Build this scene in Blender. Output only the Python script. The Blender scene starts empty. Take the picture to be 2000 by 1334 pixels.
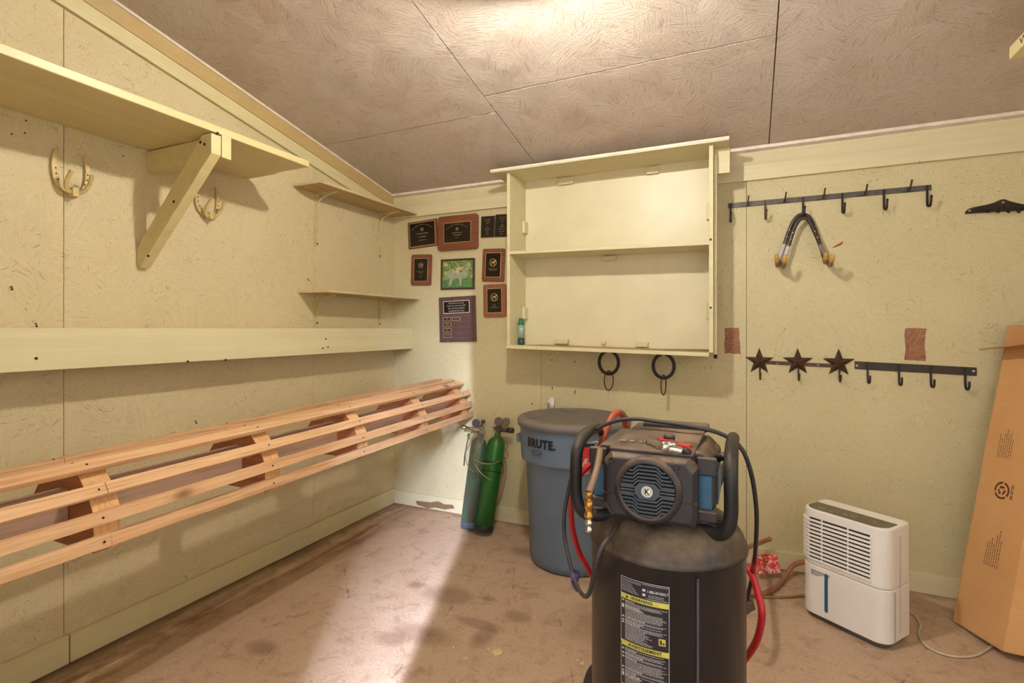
import bpy, math, random
from mathutils import Vector, Matrix
random.seed(7)
C = bpy.context.scene.collection
# ---------------------------------------------------------------- camera
FP, CH, HY = 1010.0, 1.26, 642.0
_n = math.hypot(460, 1010)
SA, CA = 460/_n, 1010/_n
R_ = Vector((CA, SA, 0)); F_ = Vector((-SA, CA, 0)); U_ = Vector((0, 0, 1))
CAM = Vector((2.344, -3.070, CH))
cd = bpy.data.cameras.new('camera'); cam = bpy.data.objects.new('camera', cd); C.objects.link(cam)
cam.location = CAM; cam.rotation_euler = (math.pi/2, 0, math.atan2(SA, CA))
cd.sensor_width = 36; cd.lens = FP*36/2000; cd.shift_y = -25/2000; cd.clip_start = .02
bpy.context.scene.camera = cam
# ---------------------------------------------------------------- light
sc = bpy.context.scene
w = bpy.data.worlds.new('world'); sc.world = w; w.use_nodes = True
w.node_tree.nodes['Background'].inputs[0].default_value = (.80, .88, 1, 1)
w.node_tree.nodes['Background'].inputs[1].default_value = 1.0
def light(name, kind, loc, energy, color, rot=(0, 0, 0), **kw):
    l = bpy.data.lights.new(name, kind); l.energy = energy; l.color = color
    for k, v in kw.items(): setattr(l, k, v)
    o = bpy.data.objects.new(name, l); C.objects.link(o); o.location = loc; o.rotation_euler = rot
    return o
light('ceiling_bulb', 'POINT', (1.72, -1.70, 2.39), 68, (1, .93, .82), shadow_soft_size=.03)
# added soft fill for ambient light behind the camera
light('camera_side_fill', 'AREA', (2.60, -3.16, 1.35), 17, (.90, .93, 1), (math.pi/2, 0, 0), shape='RECTANGLE', size=1.7, size_y=1.9)
light('right_side_fill', 'AREA', (3.64, -2.3, 1.5), 8, (.86, .92, 1), (math.pi/2, 0, math.pi/2), shape='RECTANGLE', size=1.2, size_y=1.2)  # added fill from the right wall, which has no window
# outdoor light through the gap of the door
light('outdoor_glow', 'AREA', (3.04, -5.81, 3.15), 13500, (.64, .73, 1), (math.radians(68), 0, math.atan2(1.17, 2.76)), shape='RECTANGLE', size=.55, size_y=1.9)
sc.view_settings.view_transform = 'Standard'; sc.view_settings.look = 'None'
sc.view_settings.exposure = 0.08; sc.view_settings.gamma = 1.0; sc.view_settings.use_curve_mapping = False

# ---------------------------------------------------------------- points on real surfaces
def ray(px, py): return (px-1000)/FP*R_ + F_ + (HY-py)/FP*U_
def P(px, py, ax, v):
    d = ray(px, py); a = 'xyz'.index(ax); return CAM + d*((v-CAM[a])/d[a])
def B(px, py, off=0.0): return P(px, py, 'y', -off)      # on the back wall
def L(px, py, off=0.0): return P(px, py, 'x', off)       # on the left wall
def FL(px, py, z=0.0): return P(px, py, 'z', z)
def D(px, py, d): return CAM + ray(px, py)*d
def ceil(y): return 2.205 - .2026*y
# ---------------------------------------------------------------- mesh builder
ROOTM = {}
def catmull(pts, n=6, closed=False):
    pts = [Vector(p) for p in pts]; out = []; N = len(pts)
    rng = range(N) if closed else range(N-1)
    for i in rng:
        if closed: p0, p1, p2, p3 = pts[i-1], pts[i], pts[(i+1) % N], pts[(i+2) % N]
        else: p0, p1, p2, p3 = pts[max(i-1, 0)], pts[i], pts[i+1], pts[min(i+2, N-1)]
        for k in range(n):
            t = k/n
            out.append(.5*((2*p1)+(p2-p0)*t+(2*p0-5*p1+4*p2-p3)*t*t+(3*p1-p0-3*p2+p3)*t**3))
    if not closed: out.append(pts[-1])
    return out
class MB:
    def __init__(s): s.v = []; s.f = []; s.sm = []
    def add(s, vs, fs, smooth=False):
        b = len(s.v); s.v += [Vector(v) for v in vs]; s.f += [[b+i for i in f] for f in fs]; s.sm += [smooth]*len(fs); return s
    def box(s, a, b):
        x0, y0, z0 = [min(p, q) for p, q in zip(a, b)]; x1, y1, z1 = [max(p, q) for p, q in zip(a, b)]
        return s.hexa([(x0, y0, z0), (x1, y0, z0), (x1, y1, z0), (x0, y1, z0), (x0, y0, z1), (x1, y0, z1), (x1, y1, z1), (x0, y1, z1)])
    def hexa(s, v): return s.add(v, [(3, 2, 1, 0), (4, 5, 6, 7), (0, 1, 5, 4), (1, 2, 6, 5), (2, 3, 7, 6), (3, 0, 4, 7)])
    def obox(s, c, u, v, w):   # centre and three half-axis vectors
        c, u, v, w = map(Vector, (c, u, v, w))
        return s.hexa([c-u-v-w, c+u-v-w, c+u+v-w, c-u+v-w, c-u-v+w, c+u-v+w, c+u+v+w, c-u+v+w])
    def prism(s, poly, off):   # poly of 3d points extruded by off
        off = Vector(off); n = len(poly); p = [Vector(q) for q in poly]
        return s.add(p+[q+off for q in p], [tuple(range(n))[::-1], tuple(range(n, 2*n))]+[(i, (i+1) % n, n+(i+1) % n, n+i) for i in range(n)])
    def tube(s, pts, r, seg=10, closed=False, caps=True, up=None):
        pts = [Vector(p) for p in pts]; N = len(pts); rr = r if isinstance(r, (list, tuple)) else [r]*N
        T = []
        for i in range(N):
            if closed: t = pts[(i+1) % N]-pts[i-1]
            else: t = pts[min(i+1, N-1)]-pts[max(i-1, 0)]
            T.append(t.normalized() if t.length > 1e-9 else Vector((0, 0, 1)))
        n = Vector((0, 0, 1)) if abs(T[0].z) < .9 else Vector((1, 0, 0))
        n = (n-T[0]*n.dot(T[0])).normalized(); vs = []; fs = []
        for i in range(N):
            n = (n-T[i]*n.dot(T[i])); n = n.normalized() if n.length > 1e-6 else T[i].orthogonal().normalized()
            b = T[i].cross(n)
            for k in range(seg):
                a = 2*math.pi*k/seg; vs.append(pts[i]+rr[i]*(math.cos(a)*n+math.sin(a)*b))
        M = N if closed else N-1
        for i in range(M):
            j = (i+1) % N
            for k in range(seg):
                k2 = (k+1) % seg; fs.append((i*seg+k, i*seg+k2, j*seg+k2, j*seg+k))
        s.add(vs, fs, True)
        if caps and not closed:
            s.add(vs[:seg], [tuple(range(seg))[::-1]]); s.add(vs[-seg:], [tuple(range(seg))])
        return s
    def cyl(s, a, b, r0, r1=None, seg=20): return s.tube([a, b], [r0, r1 if r1 is not None else r0], seg)
    def lathe(s, prof, c, axis=(0, 0, 1), seg=32, cap=True):  # prof: (r, h)
        ax = Vector(axis).normalized(); c = Vector(c); n = ax.orthogonal().normalized(); b = ax.cross(n); vs = []; fs = []
        for r, h in prof:
            for k in range(seg):
                a = 2*math.pi*k/seg; vs.append(c+ax*h+r*(math.cos(a)*n+math.sin(a)*b))
        for i in range(len(prof)-1):
            for k in range(seg):
                k2 = (k+1) % seg; fs.append((i*seg+k, i*seg+k2, (i+1)*seg+k2, (i+1)*seg+k))
        s.add(vs, fs, True)
        if cap:
            s.add(vs[:seg], [tuple(range(seg))[::-1]]); s.add(vs[-seg:], [tuple(range(seg))])
        return s
    def sweep(s, pts, nrm, w, t, closed=False, smooth=False):  # rectangular section: w across, t along nrm
        pts = [Vector(p) for p in pts]; N = len(pts); nrm = Vector(nrm).normalized(); vs = []; fs = []
        for i in range(N):
            tg = (pts[(i+1) % N]-pts[i-1]) if closed else (pts[min(i+1, N-1)]-pts[max(i-1, 0)])
            sd = nrm.cross(tg).normalized()
            for a, b in ((-1, -1), (1, -1), (1, 1), (-1, 1)): vs.append(pts[i]+sd*a*w/2+nrm*b*t/2)
        for i in range(N if closed else N-1):
            j = (i+1) % N
            for k in range(4): fs.append((i*4+k, i*4+(k+1) % 4, j*4+(k+1) % 4, j*4+k))
        s.add(vs, fs, smooth)
        if not closed: s.add(vs[:4], [(3, 2, 1, 0)]); s.add(vs[-4:], [(0, 1, 2, 3)])
        return s
    def ball(s, c, r, seg=12, sc3=(1, 1, 1)):
        c = Vector(c); vs = []; fs = []; rings = seg//2
        for i in range(rings+1):
            th = math.pi*i/rings
            for k in range(seg):
                a = 2*math.pi*k/seg; vs.append(c+Vector((r*sc3[0]*math.sin(th)*math.cos(a), r*sc3[1]*math.sin(th)*math.sin(a), r*sc3[2]*math.cos(th))))
        for i in range(rings):
            for k in range(seg):
                k2 = (k+1) % seg; fs.append((i*seg+k, (i+1)*seg+k, (i+1)*seg+k2, i*seg+k2))
        return s.add(vs, fs, True)
    def build(s, name, m, parent=None, bevel=0, local=False, fixn=True, sub=0):
        me = bpy.data.meshes.new(name); M = ROOTM.get(parent.name if parent else None)
        vs = s.v
        if M is not None and not local: Mi = M.inverted(); vs = [Mi @ v for v in vs]
        me.from_pydata([tuple(v) for v in vs], [], s.f); me.update()
        me.polygons.foreach_set('use_smooth', s.sm)
        if fixn:
            import bmesh
            bm = bmesh.new(); bm.from_mesh(me); bmesh.ops.remove_doubles(bm, verts=bm.verts, dist=1e-6); bmesh.ops.recalc_face_normals(bm, faces=bm.faces); bm.to_mesh(me); bm.free()
        o = bpy.data.objects.new(name, me); C.objects.link(o)
        if m: me.materials.append(m)
        if parent:
            o.parent = parent; ROOTM[o.name] = M if M is not None else Matrix.Identity(4)
        else: ROOTM[o.name] = Matrix.Identity(4)
        if bevel:
            b = o.modifiers.new('bevel', 'BEVEL'); b.width = bevel; b.segments = 2; b.limit_method = 'ANGLE'; b.angle_limit = math.radians(40)
        return o
def tag(o, label=None, cat=None, group=None, kind=None):
    for k, v in (('label', label), ('category', cat), ('group', group), ('kind', kind)):
        if v: o[k] = v
    return o
def thing(name, loc, label, cat, group=None, rz=0):
    o = bpy.data.objects.new(name, None); C.objects.link(o); o.location = loc; o.rotation_euler = (0, 0, rz); o.empty_display_size = .05
    ROOTM[o.name] = Matrix.Translation(Vector(loc)) @ Matrix.Rotation(rz, 4, 'Z')
    return tag(o, label, cat, group)
def text(body, size, mapf, sx=1.0, align='CENTER', bold=0):
    cu = bpy.data.curves.new('t', 'FONT'); cu.body = body; cu.size = size; cu.align_x = align; cu.align_y = 'CENTER'; cu.resolution_u = 2; cu.offset = bold*size; cu.space_character = 1+bold*2.2
    o = bpy.data.objects.new('t', cu); me = bpy.data.meshes.new_from_object(o)
    mb = MB(); mb.add([mapf(v.co.x*sx, v.co.y) for v in me.vertices], [tuple(p.vertices) for p in me.polygons])
    bpy.data.objects.remove(o); bpy.data.curves.remove(cu); bpy.data.meshes.remove(me)
    return mb
def merge(*ms):
    r = MB()
    for m in ms: b = len(r.v); r.v += m.v; r.f += [[b+i for i in f] for f in m.f]; r.sm += m.sm
    return r
# ---------------------------------------------------------------- materials
def lin(c): return tuple((x/255/12.92 if x/255 <= .04045 else ((x/255+.055)/1.055)**2.4) for x in c)
class NT:
    def __init__(s, name):
        s.m = bpy.data.materials.new(name); s.m.use_nodes = True; s.t = s.m.node_tree; s.b = s.t.nodes['Principled BSDF']
    def n(s, ty, **kw):
        x = s.t.nodes.new(ty)
        for k, v in kw.items(): setattr(x, k, v)
        return x
    def set(s, sock, v):
        if hasattr(v, 'is_linked') or isinstance(v, bpy.types.NodeSocket): s.t.links.new(v, sock)
        else:
            if isinstance(v, tuple) and len(v) == 3 and sock.type == 'RGBA': v = v+(1,)
            sock.default_value = v
    def math(s, op, a, b=None, c=None):
        x = s.n('ShaderNodeMath', operation=op); s.set(x.inputs[0], a)
        if b is not None: s.set(x.inputs[1], b)
        if c is not None: s.set(x.inputs[2], c)
        return x.outputs[0]
    def mix(s, f, a, b, bt='MIX'):
        x = s.n('ShaderNodeMix', data_type='RGBA', blend_type=bt); s.set(x.inputs[0], f); s.set(x.inputs[6], a); s.set(x.inputs[7], b); return x.outputs[2]
    def ramp(s, f, lo, hi):
        x = s.n('ShaderNodeMapRange'); x.clamp = True; s.set(x.inputs[0], f); x.inputs[1].default_value = lo; x.inputs[2].default_value = hi; return x.outputs[0]
    def coord(s, scale=(1, 1, 1), rot=(0, 0, 0), kind='Object'):
        t = s.n('ShaderNodeTexCoord'); mp = s.n('ShaderNodeMapping'); s.t.links.new(t.outputs[kind], mp.inputs[0])
        mp.inputs[3].default_value = scale; mp.inputs[2].default_value = rot; return mp.outputs[0]
    def noise(s, vec, scale, detail=3, rough=.55, dist=0):
        x = s.n('ShaderNodeTexNoise'); s.t.links.new(vec, x.inputs[0]); x.inputs['Scale'].default_value = scale; x.inputs['Detail'].default_value = detail
        x.inputs['Roughness'].default_value = rough; x.inputs['Distortion'].default_value = dist; return x.outputs[0]
    def bump(s, h, strength=.3, dist=.003):
        x = s.n('ShaderNodeBump'); x.inputs['Strength'].default_value = strength; x.inputs['Distance'].default_value = dist
        s.t.links.new(h, x.inputs['Height']); s.t.links.new(x.outputs[0], s.b.inputs['Normal'])
    def out(s, col=None, rough=.5, metal=0, spec=.5):
        if col is not None: s.set(s.b.inputs['Base Color'], col)
        s.set(s.b.inputs['Roughness'], rough); s.b.inputs['Metallic'].default_value = metal; s.b.inputs['Specular IOR Level'].default_value = spec
        return s.m
def plain(name, rgb, rough=.5, metal=0, var=.12, nscale=25, bump=.1, spec=.5, dust=None, dustamt=.0):
    t = NT(name); c = lin(rgb); v = t.coord()
    n = t.noise(v, nscale, 4); col = t.mix(t.ramp(n, .3, .7), tuple(x*(1-var) for x in c), tuple(min(1, x*(1+var)) for x in c))
    if dust:
        n2 = t.noise(v, 9, 5, .65); g = t.n('ShaderNodeNewGeometry'); sp = t.n('ShaderNodeSeparateXYZ'); t.t.links.new(g.outputs['Normal'], sp.inputs[0])
        up = t.ramp(sp.outputs[2], .0, .75); f = t.math('MULTIPLY', t.math('MULTIPLY_ADD', up, .96, .04), t.ramp(n2, .3, .65)); f = t.math('MULTIPLY', f, dustamt)
        col = t.mix(f, col, lin(dust)); rough = t.math('MULTIPLY_ADD', f, .4, rough)
    if bump: t.bump(n, bump, .002)
    return t.out(col, rough, metal, spec)
def plane_vec(t, plane):
    tc = t.n('ShaderNodeTexCoord'); sp = t.n('ShaderNodeSeparateXYZ'); t.t.links.new(tc.outputs['Object'], sp.inputs[0]); cb = t.n('ShaderNodeCombineXYZ')
    i = {'yz': (1, 2), 'xz': (0, 2), 'xy': (0, 1)}[plane]
    t.t.links.new(sp.outputs[i[0]], cb.inputs[0]); t.t.links.new(sp.outputs[i[1]], cb.inputs[1]); return cb.outputs[0], sp
def strands(t, v, cell, width, seed, det=4):
    """strand-board flakes: each cell has its own strand direction"""
    off = t.n('ShaderNodeVectorMath', operation='ADD'); t.t.links.new(v, off.inputs[0]); off.inputs[1].default_value = (seed*3.7, seed*5.1, 0)
    vo = t.n('ShaderNodeTexVoronoi', voronoi_dimensions='2D'); t.t.links.new(off.outputs[0], vo.inputs['Vector']); vo.inputs['Scale'].default_value = cell
    sp = t.n('ShaderNodeSeparateColor'); t.t.links.new(vo.outputs['Color'], sp.inputs[0])
    rt = t.n('ShaderNodeVectorRotate', rotation_type='Z_AXIS'); t.t.links.new(off.outputs[0], rt.inputs[0]); t.t.links.new(t.math('MULTIPLY', sp.outputs[0], 3.14159), rt.inputs['Angle'])
    mp = t.n('ShaderNodeMapping'); t.t.links.new(rt.outputs[0], mp.inputs[0]); mp.inputs[3].default_value = (width*.10, width, 1)
    n = t.noise(mp.outputs[0], 1.0, det, .72, .1)
    return n, sp.outputs[1]
def osb_paint(name, plane, base, chip, light_, amt=1.0, glossy=.42):
    t = NT(name); v, sp = plane_vec(t, plane)
    n1, r1 = strands(t, v, 9, 95, 1); n2, r2 = strands(t, v, 15, 160, 2)
    fl = t.math('ADD', t.math('MULTIPLY', n1, .5), t.math('MULTIPLY', n2, .5))
    big = t.noise(v, 1.6, 4, .6); col = t.mix(t.ramp(big, .3, .7), lin(base), tuple(x*.90 for x in lin(base)))
    col = t.mix(t.math('MULTIPLY', t.ramp(fl, .52, .68), .55*amt), col, lin(light_))
    col = t.mix(t.math('MULTIPLY', t.ramp(fl, .46, .33), .55*amt), col, lin(chip))
    # dark open chips between strands, sparse, in clusters
    n3, r3 = strands(t, v, 26, 200, 5, 2); cl = t.noise(v, 7, 3, .7)
    ch = t.math('MULTIPLY', t.ramp(n3, .38, .30), t.ramp(cl, .44, .60))
    col = t.mix(t.math('MULTIPLY', ch, .68*amt), col, lin((80, 60, 32)))
    n4, _ = strands(t, v, 6, 330, 8, 2); col = t.mix(t.math('MULTIPLY', t.ramp(n4, .30, .25), .7*amt), col, lin((92, 70, 38)))
    h = t.math('SUBTRACT', fl, t.math('MULTIPLY', ch, .5)); t.bump(h, .9, .006)
    return t.out(col, t.math('MULTIPLY_ADD', big, .25, glossy-.1), 0, .45)
def osb_bare(name, plane):
    t = NT(name); v, sp = plane_vec(t, plane)
    n1, r1 = strands(t, v, 8, 90, 1); n2, r2 = strands(t, v, 14, 170, 3); n3, r3 = strands(t, v, 24, 230, 6, 2)
    big = t.noise(v, 1.1, 5, .65); sm = t.noise(v, 90, 3)
    col = t.mix(r1, lin((204, 184, 168)), lin((218, 202, 188)))
    col = t.mix(t.ramp(big, .38, .66), col, lin((212, 200, 188)))
    col = t.mix(t.math('MULTIPLY', t.ramp(n1, .44, .30), .55), col, lin((120, 86, 62)))
    col = t.mix(t.math('MULTIPLY', t.ramp(n1, .56, .70), .5), col, lin((196, 176, 152)))
    col = t.mix(t.math('MULTIPLY', t.ramp(n2, .42, .28), .5), col, lin((128, 92, 64)))
    col = t.mix(t.math('MULTIPLY', t.ramp(n2, .60, .72), .45), col, lin((206, 186, 158)))
    col = t.mix(t.math('MULTIPLY', t.ramp(n3, .33, .27), .75), col, lin((92, 66, 46)))
    col = t.mix(t.math('MULTIPLY', t.ramp(sm, .6, .75), .15), col, lin((208, 190, 165)))
    t.bump(t.math('ADD', n1, n2), .9, .005)
    return t.out(col, .75, 0, .3)
def wood(name, axis, c0, c1, knot=(90, 48, 26), rough=.6, fine=1.0, knots=.9, blotch=None):
    t = NT(name); s = [38, 38, 38]; s['xyz'.index(axis)] = 1.3
    v = t.coord(tuple(s)); n = t.noise(v, 1.0*fine, 4, .6, .6); col = t.mix(t.ramp(n, .3, .7), lin(c0), lin(c1))
    v2 = t.coord(tuple(x*3 for x in s)); n2 = t.noise(v2, 1, 2); col = t.mix(t.math('MULTIPLY', t.ramp(n2, .50, .68), .55), col, tuple(x*.55 for x in lin(c0)))
    s3 = [9, 9, 9]; s3['xyz'.index(axis)] = 4.5
    v3 = t.coord(tuple(s3)); vo = t.n('ShaderNodeTexVoronoi'); t.t.links.new(v3, vo.inputs['Vector']); vo.inputs['Scale'].default_value = .75
    k = t.ramp(vo.outputs['Distance'], .15, .05); col = t.mix(t.math('MULTIPLY', k, knots), col, lin(knot))
    halo = t.math('MULTIPLY', t.ramp(vo.outputs['Distance'], .26, .12), .28*knots); col = t.mix(halo, col, tuple(x*.72 for x in lin(c0)))
    b = t.noise(t.coord(), 3, 3); col = t.mix(t.math('MULTIPLY', t.ramp(b, .4, .7), .35), col, lin(blotch or c0))
    t.bump(n, .2, .002); return t.out(col, rough, 0, .35)
def painted_wood(name, rgb, axis='y', rough=.45, dirt=.25):
    t = NT(name); s = [30, 30, 30]; s['xyz'.index(axis)] = 1.2
    n = t.noise(t.coord(tuple(s)), 1, 4, .6, .4); b = t.noise(t.coord(), 4, 5, .65); sp = t.noise(t.coord(), 38, 2, .5)
    c = lin(rgb); col = t.mix(t.ramp(n, .3, .7), tuple(x*.93 for x in c), tuple(min(1, x*1.04) for x in c))
    col = t.mix(t.math('MULTIPLY', t.ramp(b, .5, .75), dirt), col, tuple(x*.68 for x in c))
    col = t.mix(t.math('MULTIPLY', t.ramp(sp, .755, .79), .7), col, lin((110, 78, 40)))
    t.bump(n, .15, .002); return t.out(col, rough, 0, .45)
CREAM = (219, 203, 161)
M_lwall = osb_paint('left_wall_paint', 'yz', CREAM, (176, 154, 96), (232, 222, 186))
M_bwall = osb_paint('back_wall_paint', 'xz', (212, 200, 158), (178, 158, 104), (230, 222, 190), .85)
M_ceil = osb_bare('strand_board', 'xy')
M_trim = painted_wood('trim_paint', (216, 204, 158)); M_trimx = painted_wood('trim_paint_back', (218, 206, 170), 'x')
M_white = plain('white_edge', (226, 214, 200), .6)
M_shelf = painted_wood('shelf_paint', (214, 198, 146), 'y', .38); M_shelfx = painted_wood('cabinet_paint', (214, 204, 164), 'x', .42, .2)
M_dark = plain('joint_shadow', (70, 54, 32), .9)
M_pine = wood('pine', 'y', (206, 158, 112), (230, 194, 152), blotch=(214, 160, 116)); M_pinex = wood('pine_support', 'x', (160, 98, 62), (184, 124, 84), knots=.6)
M_pineend = wood('pine_end', 'z', (226, 180, 126), (206, 150, 96), fine=3, knots=.2)
M_spine = wood('weathered_board', 'y', (164, 132, 112), (190, 160, 138), fine=1.4)
M_iron = plain('dark_iron', (52, 46, 44), .5, .6, .3, 60, .3); M_iron2 = plain('rail_iron', (92, 86, 84), .5, .5, .2, 60, .3)
M_rust = plain('rusty_iron', (84, 52, 40), .6, .4, .3, 60, .3)
M_nail = plain('nail', (48, 38, 28), .6, .5); M_screw = plain('screw', (190, 186, 178), .35, .8)
M_star = plain('star_iron', (84, 62, 50), .55, .5, .25, 70, .3)
M_steel = plain('steel', (190, 186, 178), .22, .95); M_brass = plain('brass', (176, 132, 66), .3, .9)
def concrete():
    t = NT('concrete'); v, sp = plane_vec(t, 'xy'); x, y = sp.outputs[0], sp.outputs[1]
    n = t.noise(v, 2.2, 6, .65, .5); n2 = t.noise(v, 75, 5, .8); n3 = t.noise(v, 11, 5, .7, .6)
    col = t.mix(t.ramp(n, .3, .7), lin((190, 158, 132)), lin((206, 178, 152)))
    col = t.mix(t.math('MULTIPLY', t.ramp(n3, .5, .72), .6), col, lin((132, 98, 76)))
    col = t.mix(t.math('MULTIPLY', t.ramp(n2, .56, .66), .5), col, lin((212, 188, 164)))
    col = t.mix(t.math('MULTIPLY', t.ramp(n2, .43, .33), .75), col, lin((104, 76, 58)))
    # worn dirt band along the left wall
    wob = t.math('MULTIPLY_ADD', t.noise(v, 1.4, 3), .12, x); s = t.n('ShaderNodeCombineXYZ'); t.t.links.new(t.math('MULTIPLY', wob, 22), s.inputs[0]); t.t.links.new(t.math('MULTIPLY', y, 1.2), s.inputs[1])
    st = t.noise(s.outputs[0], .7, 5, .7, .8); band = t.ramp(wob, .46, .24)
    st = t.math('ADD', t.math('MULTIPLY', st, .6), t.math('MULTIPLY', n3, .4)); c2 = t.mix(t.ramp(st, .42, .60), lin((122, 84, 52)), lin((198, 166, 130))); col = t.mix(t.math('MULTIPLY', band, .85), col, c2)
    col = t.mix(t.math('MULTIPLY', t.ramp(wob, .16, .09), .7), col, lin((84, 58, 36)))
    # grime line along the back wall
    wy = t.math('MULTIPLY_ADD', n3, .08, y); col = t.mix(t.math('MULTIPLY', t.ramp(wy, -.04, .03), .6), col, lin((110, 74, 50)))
    # oily stains with their own outline
    for sx, sy, rx, ry in [(1.13, -1.28, .15, .07), (1.30, -1.12, .13, .04), (1.43, -1.0, .07, .05), (1.03, -1.36, .08, .05), (.60, -1.62, .08, .05), (1.24, -.92, .05, .025),
                           (1.06, -.97, .14, .09), (1.25, -.38, .16, .07), (.86, -.95, .05, .04), (1.9, -.9, .3, .2), (1.36, -1.2, .05, .08), (2.75, -1.1, .2, .1)]:
        dx = t.math('DIVIDE', t.math('SUBTRACT', x, sx), rx); dy = t.math('DIVIDE', t.math('SUBTRACT', y, sy), ry)
        d = t.math('SQRT', t.math('ADD', t.math('MULTIPLY', dx, dx), t.math('MULTIPLY', dy, dy))); d = t.math('MULTIPLY_ADD', n3, 1.6, t.math('SUBTRACT', d, .8))
        col = t.mix(t.math('MULTIPLY', t.ramp(d, 1.15, .55), .5), col, lin((118, 86, 66)))
    cr = t.n('ShaderNodeTexVoronoi', feature='DISTANCE_TO_EDGE'); t.t.links.new(v, cr.inputs['Vector']); cr.inputs['Scale'].default_value = 1.3
    ck = t.math('MULTIPLY', t.ramp(cr.outputs['Distance'], .006, .002), t.ramp(n3, .5, .62)); col = t.mix(t.math('MULTIPLY', ck, .6), col, lin((90, 64, 48)))
    t.bump(t.math('ADD', t.math('MULTIPLY', n2, .6), t.math('MULTIPLY', n3, .9)), .9, .008)
    return t.out(col, t.math('MULTIPLY_ADD', n, .3, .38), 0, .5)
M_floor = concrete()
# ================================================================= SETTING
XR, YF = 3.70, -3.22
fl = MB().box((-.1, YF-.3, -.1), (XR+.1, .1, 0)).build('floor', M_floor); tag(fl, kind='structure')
wl = MB().prism([(-.012, YF, 0), (-.012, .0, 0), (-.012, .0, ceil(0)), (-.012, YF, ceil(YF))], (-.08, 0, 0)).build('wall_left', M_dark); tag(wl, kind='structure')
seams = [YF, -1.997, -.766, 0]
for a, b in zip(seams, seams[1:]):
    a2, b2 = a+(.0012 if a > YF else 0), b-(.0012 if b < 0 else 0)
    MB().prism([(0, a2, 0), (0, b2, 0), (0, b2, ceil(b2)), (0, a2, ceil(a2))], (-.012, 0, 0)).build('panel', M_lwall, wl)
wb = MB().box((-.09, .012, 0), (XR+.08, .1, ceil(0))).build('wall_back', M_dark); tag(wb, kind='structure')
bs = [0, 1.15, 2.339, 3.56, XR]
for a, b in zip(bs, bs[1:]):
    MB().box((a+(.0012 if a else 0), 0, 0), (b-.0012, .012, ceil(0))).build('panel', M_bwall, wb)
wr = MB().prism([(XR, YF, 0), (XR, 0, 0), (XR, 0, ceil(0)), (XR, YF, ceil(YF))], (.08, 0, 0)).build('wall_right', M_lwall); tag(wr, kind='structure')
# front wall with the doorway in which the photographer stands; the gap beside the door lets the daylight in
wf = MB().box((-.09, YF-.1, 0), (1.80, YF, ceil(YF))).box((1.865, YF-.1, 0), (XR+.08, YF, ceil(YF))).box((1.79, YF-.1, 2.05), (1.87, YF, ceil(YF))).build('wall_front', M_bwall); tag(wf, kind='structure')
def ceilslab(x0, x1, y0, y1, t0=0, t1=.012):
    return MB().hexa([(x0, y0, ceil(y0)+t0), (x1, y0, ceil(y0)+t0), (x1, y1, ceil(y1)+t0), (x0, y1, ceil(y1)+t0), (x0, y0, ceil(y0)+t1), (x1, y0, ceil(y0)+t1), (x1, y1, ceil(y1)+t1), (x0, y1, ceil(y1)+t1)])
ce = ceilslab(-.09, XR+.08, YF-.1, .1, .012, .08).build('ceiling', M_dark); tag(ce, kind='structure')
g = .0022
for x0, x1, ys in [(0, 1.19, [YF, -.73, 0]), (1.19, 2.445, [YF, -2.09, -.86, 0]), (2.445, XR, [YF, -1.6, 0])]:
    for a, b in zip(ys, ys[1:]): ceilslab(x0+g, x1-g, a+.004, b-.004).build('panel', M_ceil, ce)
# ceiling joint fuzz: raised torn lip along the main joint
M_tantrim = painted_wood('tan_trim', (190, 164, 112), 'y', .5, .4)  # strip at the ceiling edge, darker tan than the board below
def slopeprism(name, prof, mat):   # profile (x, dz below ceiling) run along the left wall
    return MB().add([(x, y, ceil(y)+dz) for y in (YF, 0) for x, dz in prof], [tuple(range(len(prof))), tuple(range(len(prof), 2*len(prof)))[::-1]]+[(i, (i+1) % len(prof), len(prof)+(i+1) % len(prof), len(prof)+i) for i in range(len(prof))]).build(name, mat)
t1 = slopeprism('trim_1', [(0.0, -.145), (.02, -.145), (.02, -.078), (0.0, -.078)], M_trim); tag(t1, kind='structure')
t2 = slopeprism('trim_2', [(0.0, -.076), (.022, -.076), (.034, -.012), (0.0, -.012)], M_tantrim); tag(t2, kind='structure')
t2b = slopeprism('trim_3', [(0.0, -.012), (.040, -.012), (.040, 0), (0.0, 0)], M_white); tag(t2b, kind='structure')
def backprism(name, prof, mat): return MB().prism([(0, -y, ceil(0)+dz) for y, dz in prof], (XR, 0, 0)).build(name, mat)
t3 = backprism('trim_4', [(0, -.15), (.02, -.15), (.02, -.07), (0, -.07)], M_trimx); tag(t3, kind='structure')
t4 = backprism('trim_5', [(0, -.07), (.022, -.07), (.05, -.004), (0, -.004)], M_trimx); tag(t4, kind='structure')
t5 = backprism('trim_6', [(0.045, -.010), (.075, -.002), (.075, .014), (.045, .008)], M_white); tag(t5, kind='structure')
b1 = MB().box((0, -1.985, 0), (.02, 0, .105)).build('baseboard_left', M_trim, bevel=.002); tag(b1, kind='structure')
MB().box((0, YF, 0), (.022, -1.99, .108)).build('board', M_trim, b1, bevel=.002)
b2 = MB().box((.02, -.02, 0), (XR, 0, .093)).build('baseboard_back', M_trimx, bevel=.003); tag(b2, kind='structure')
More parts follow.
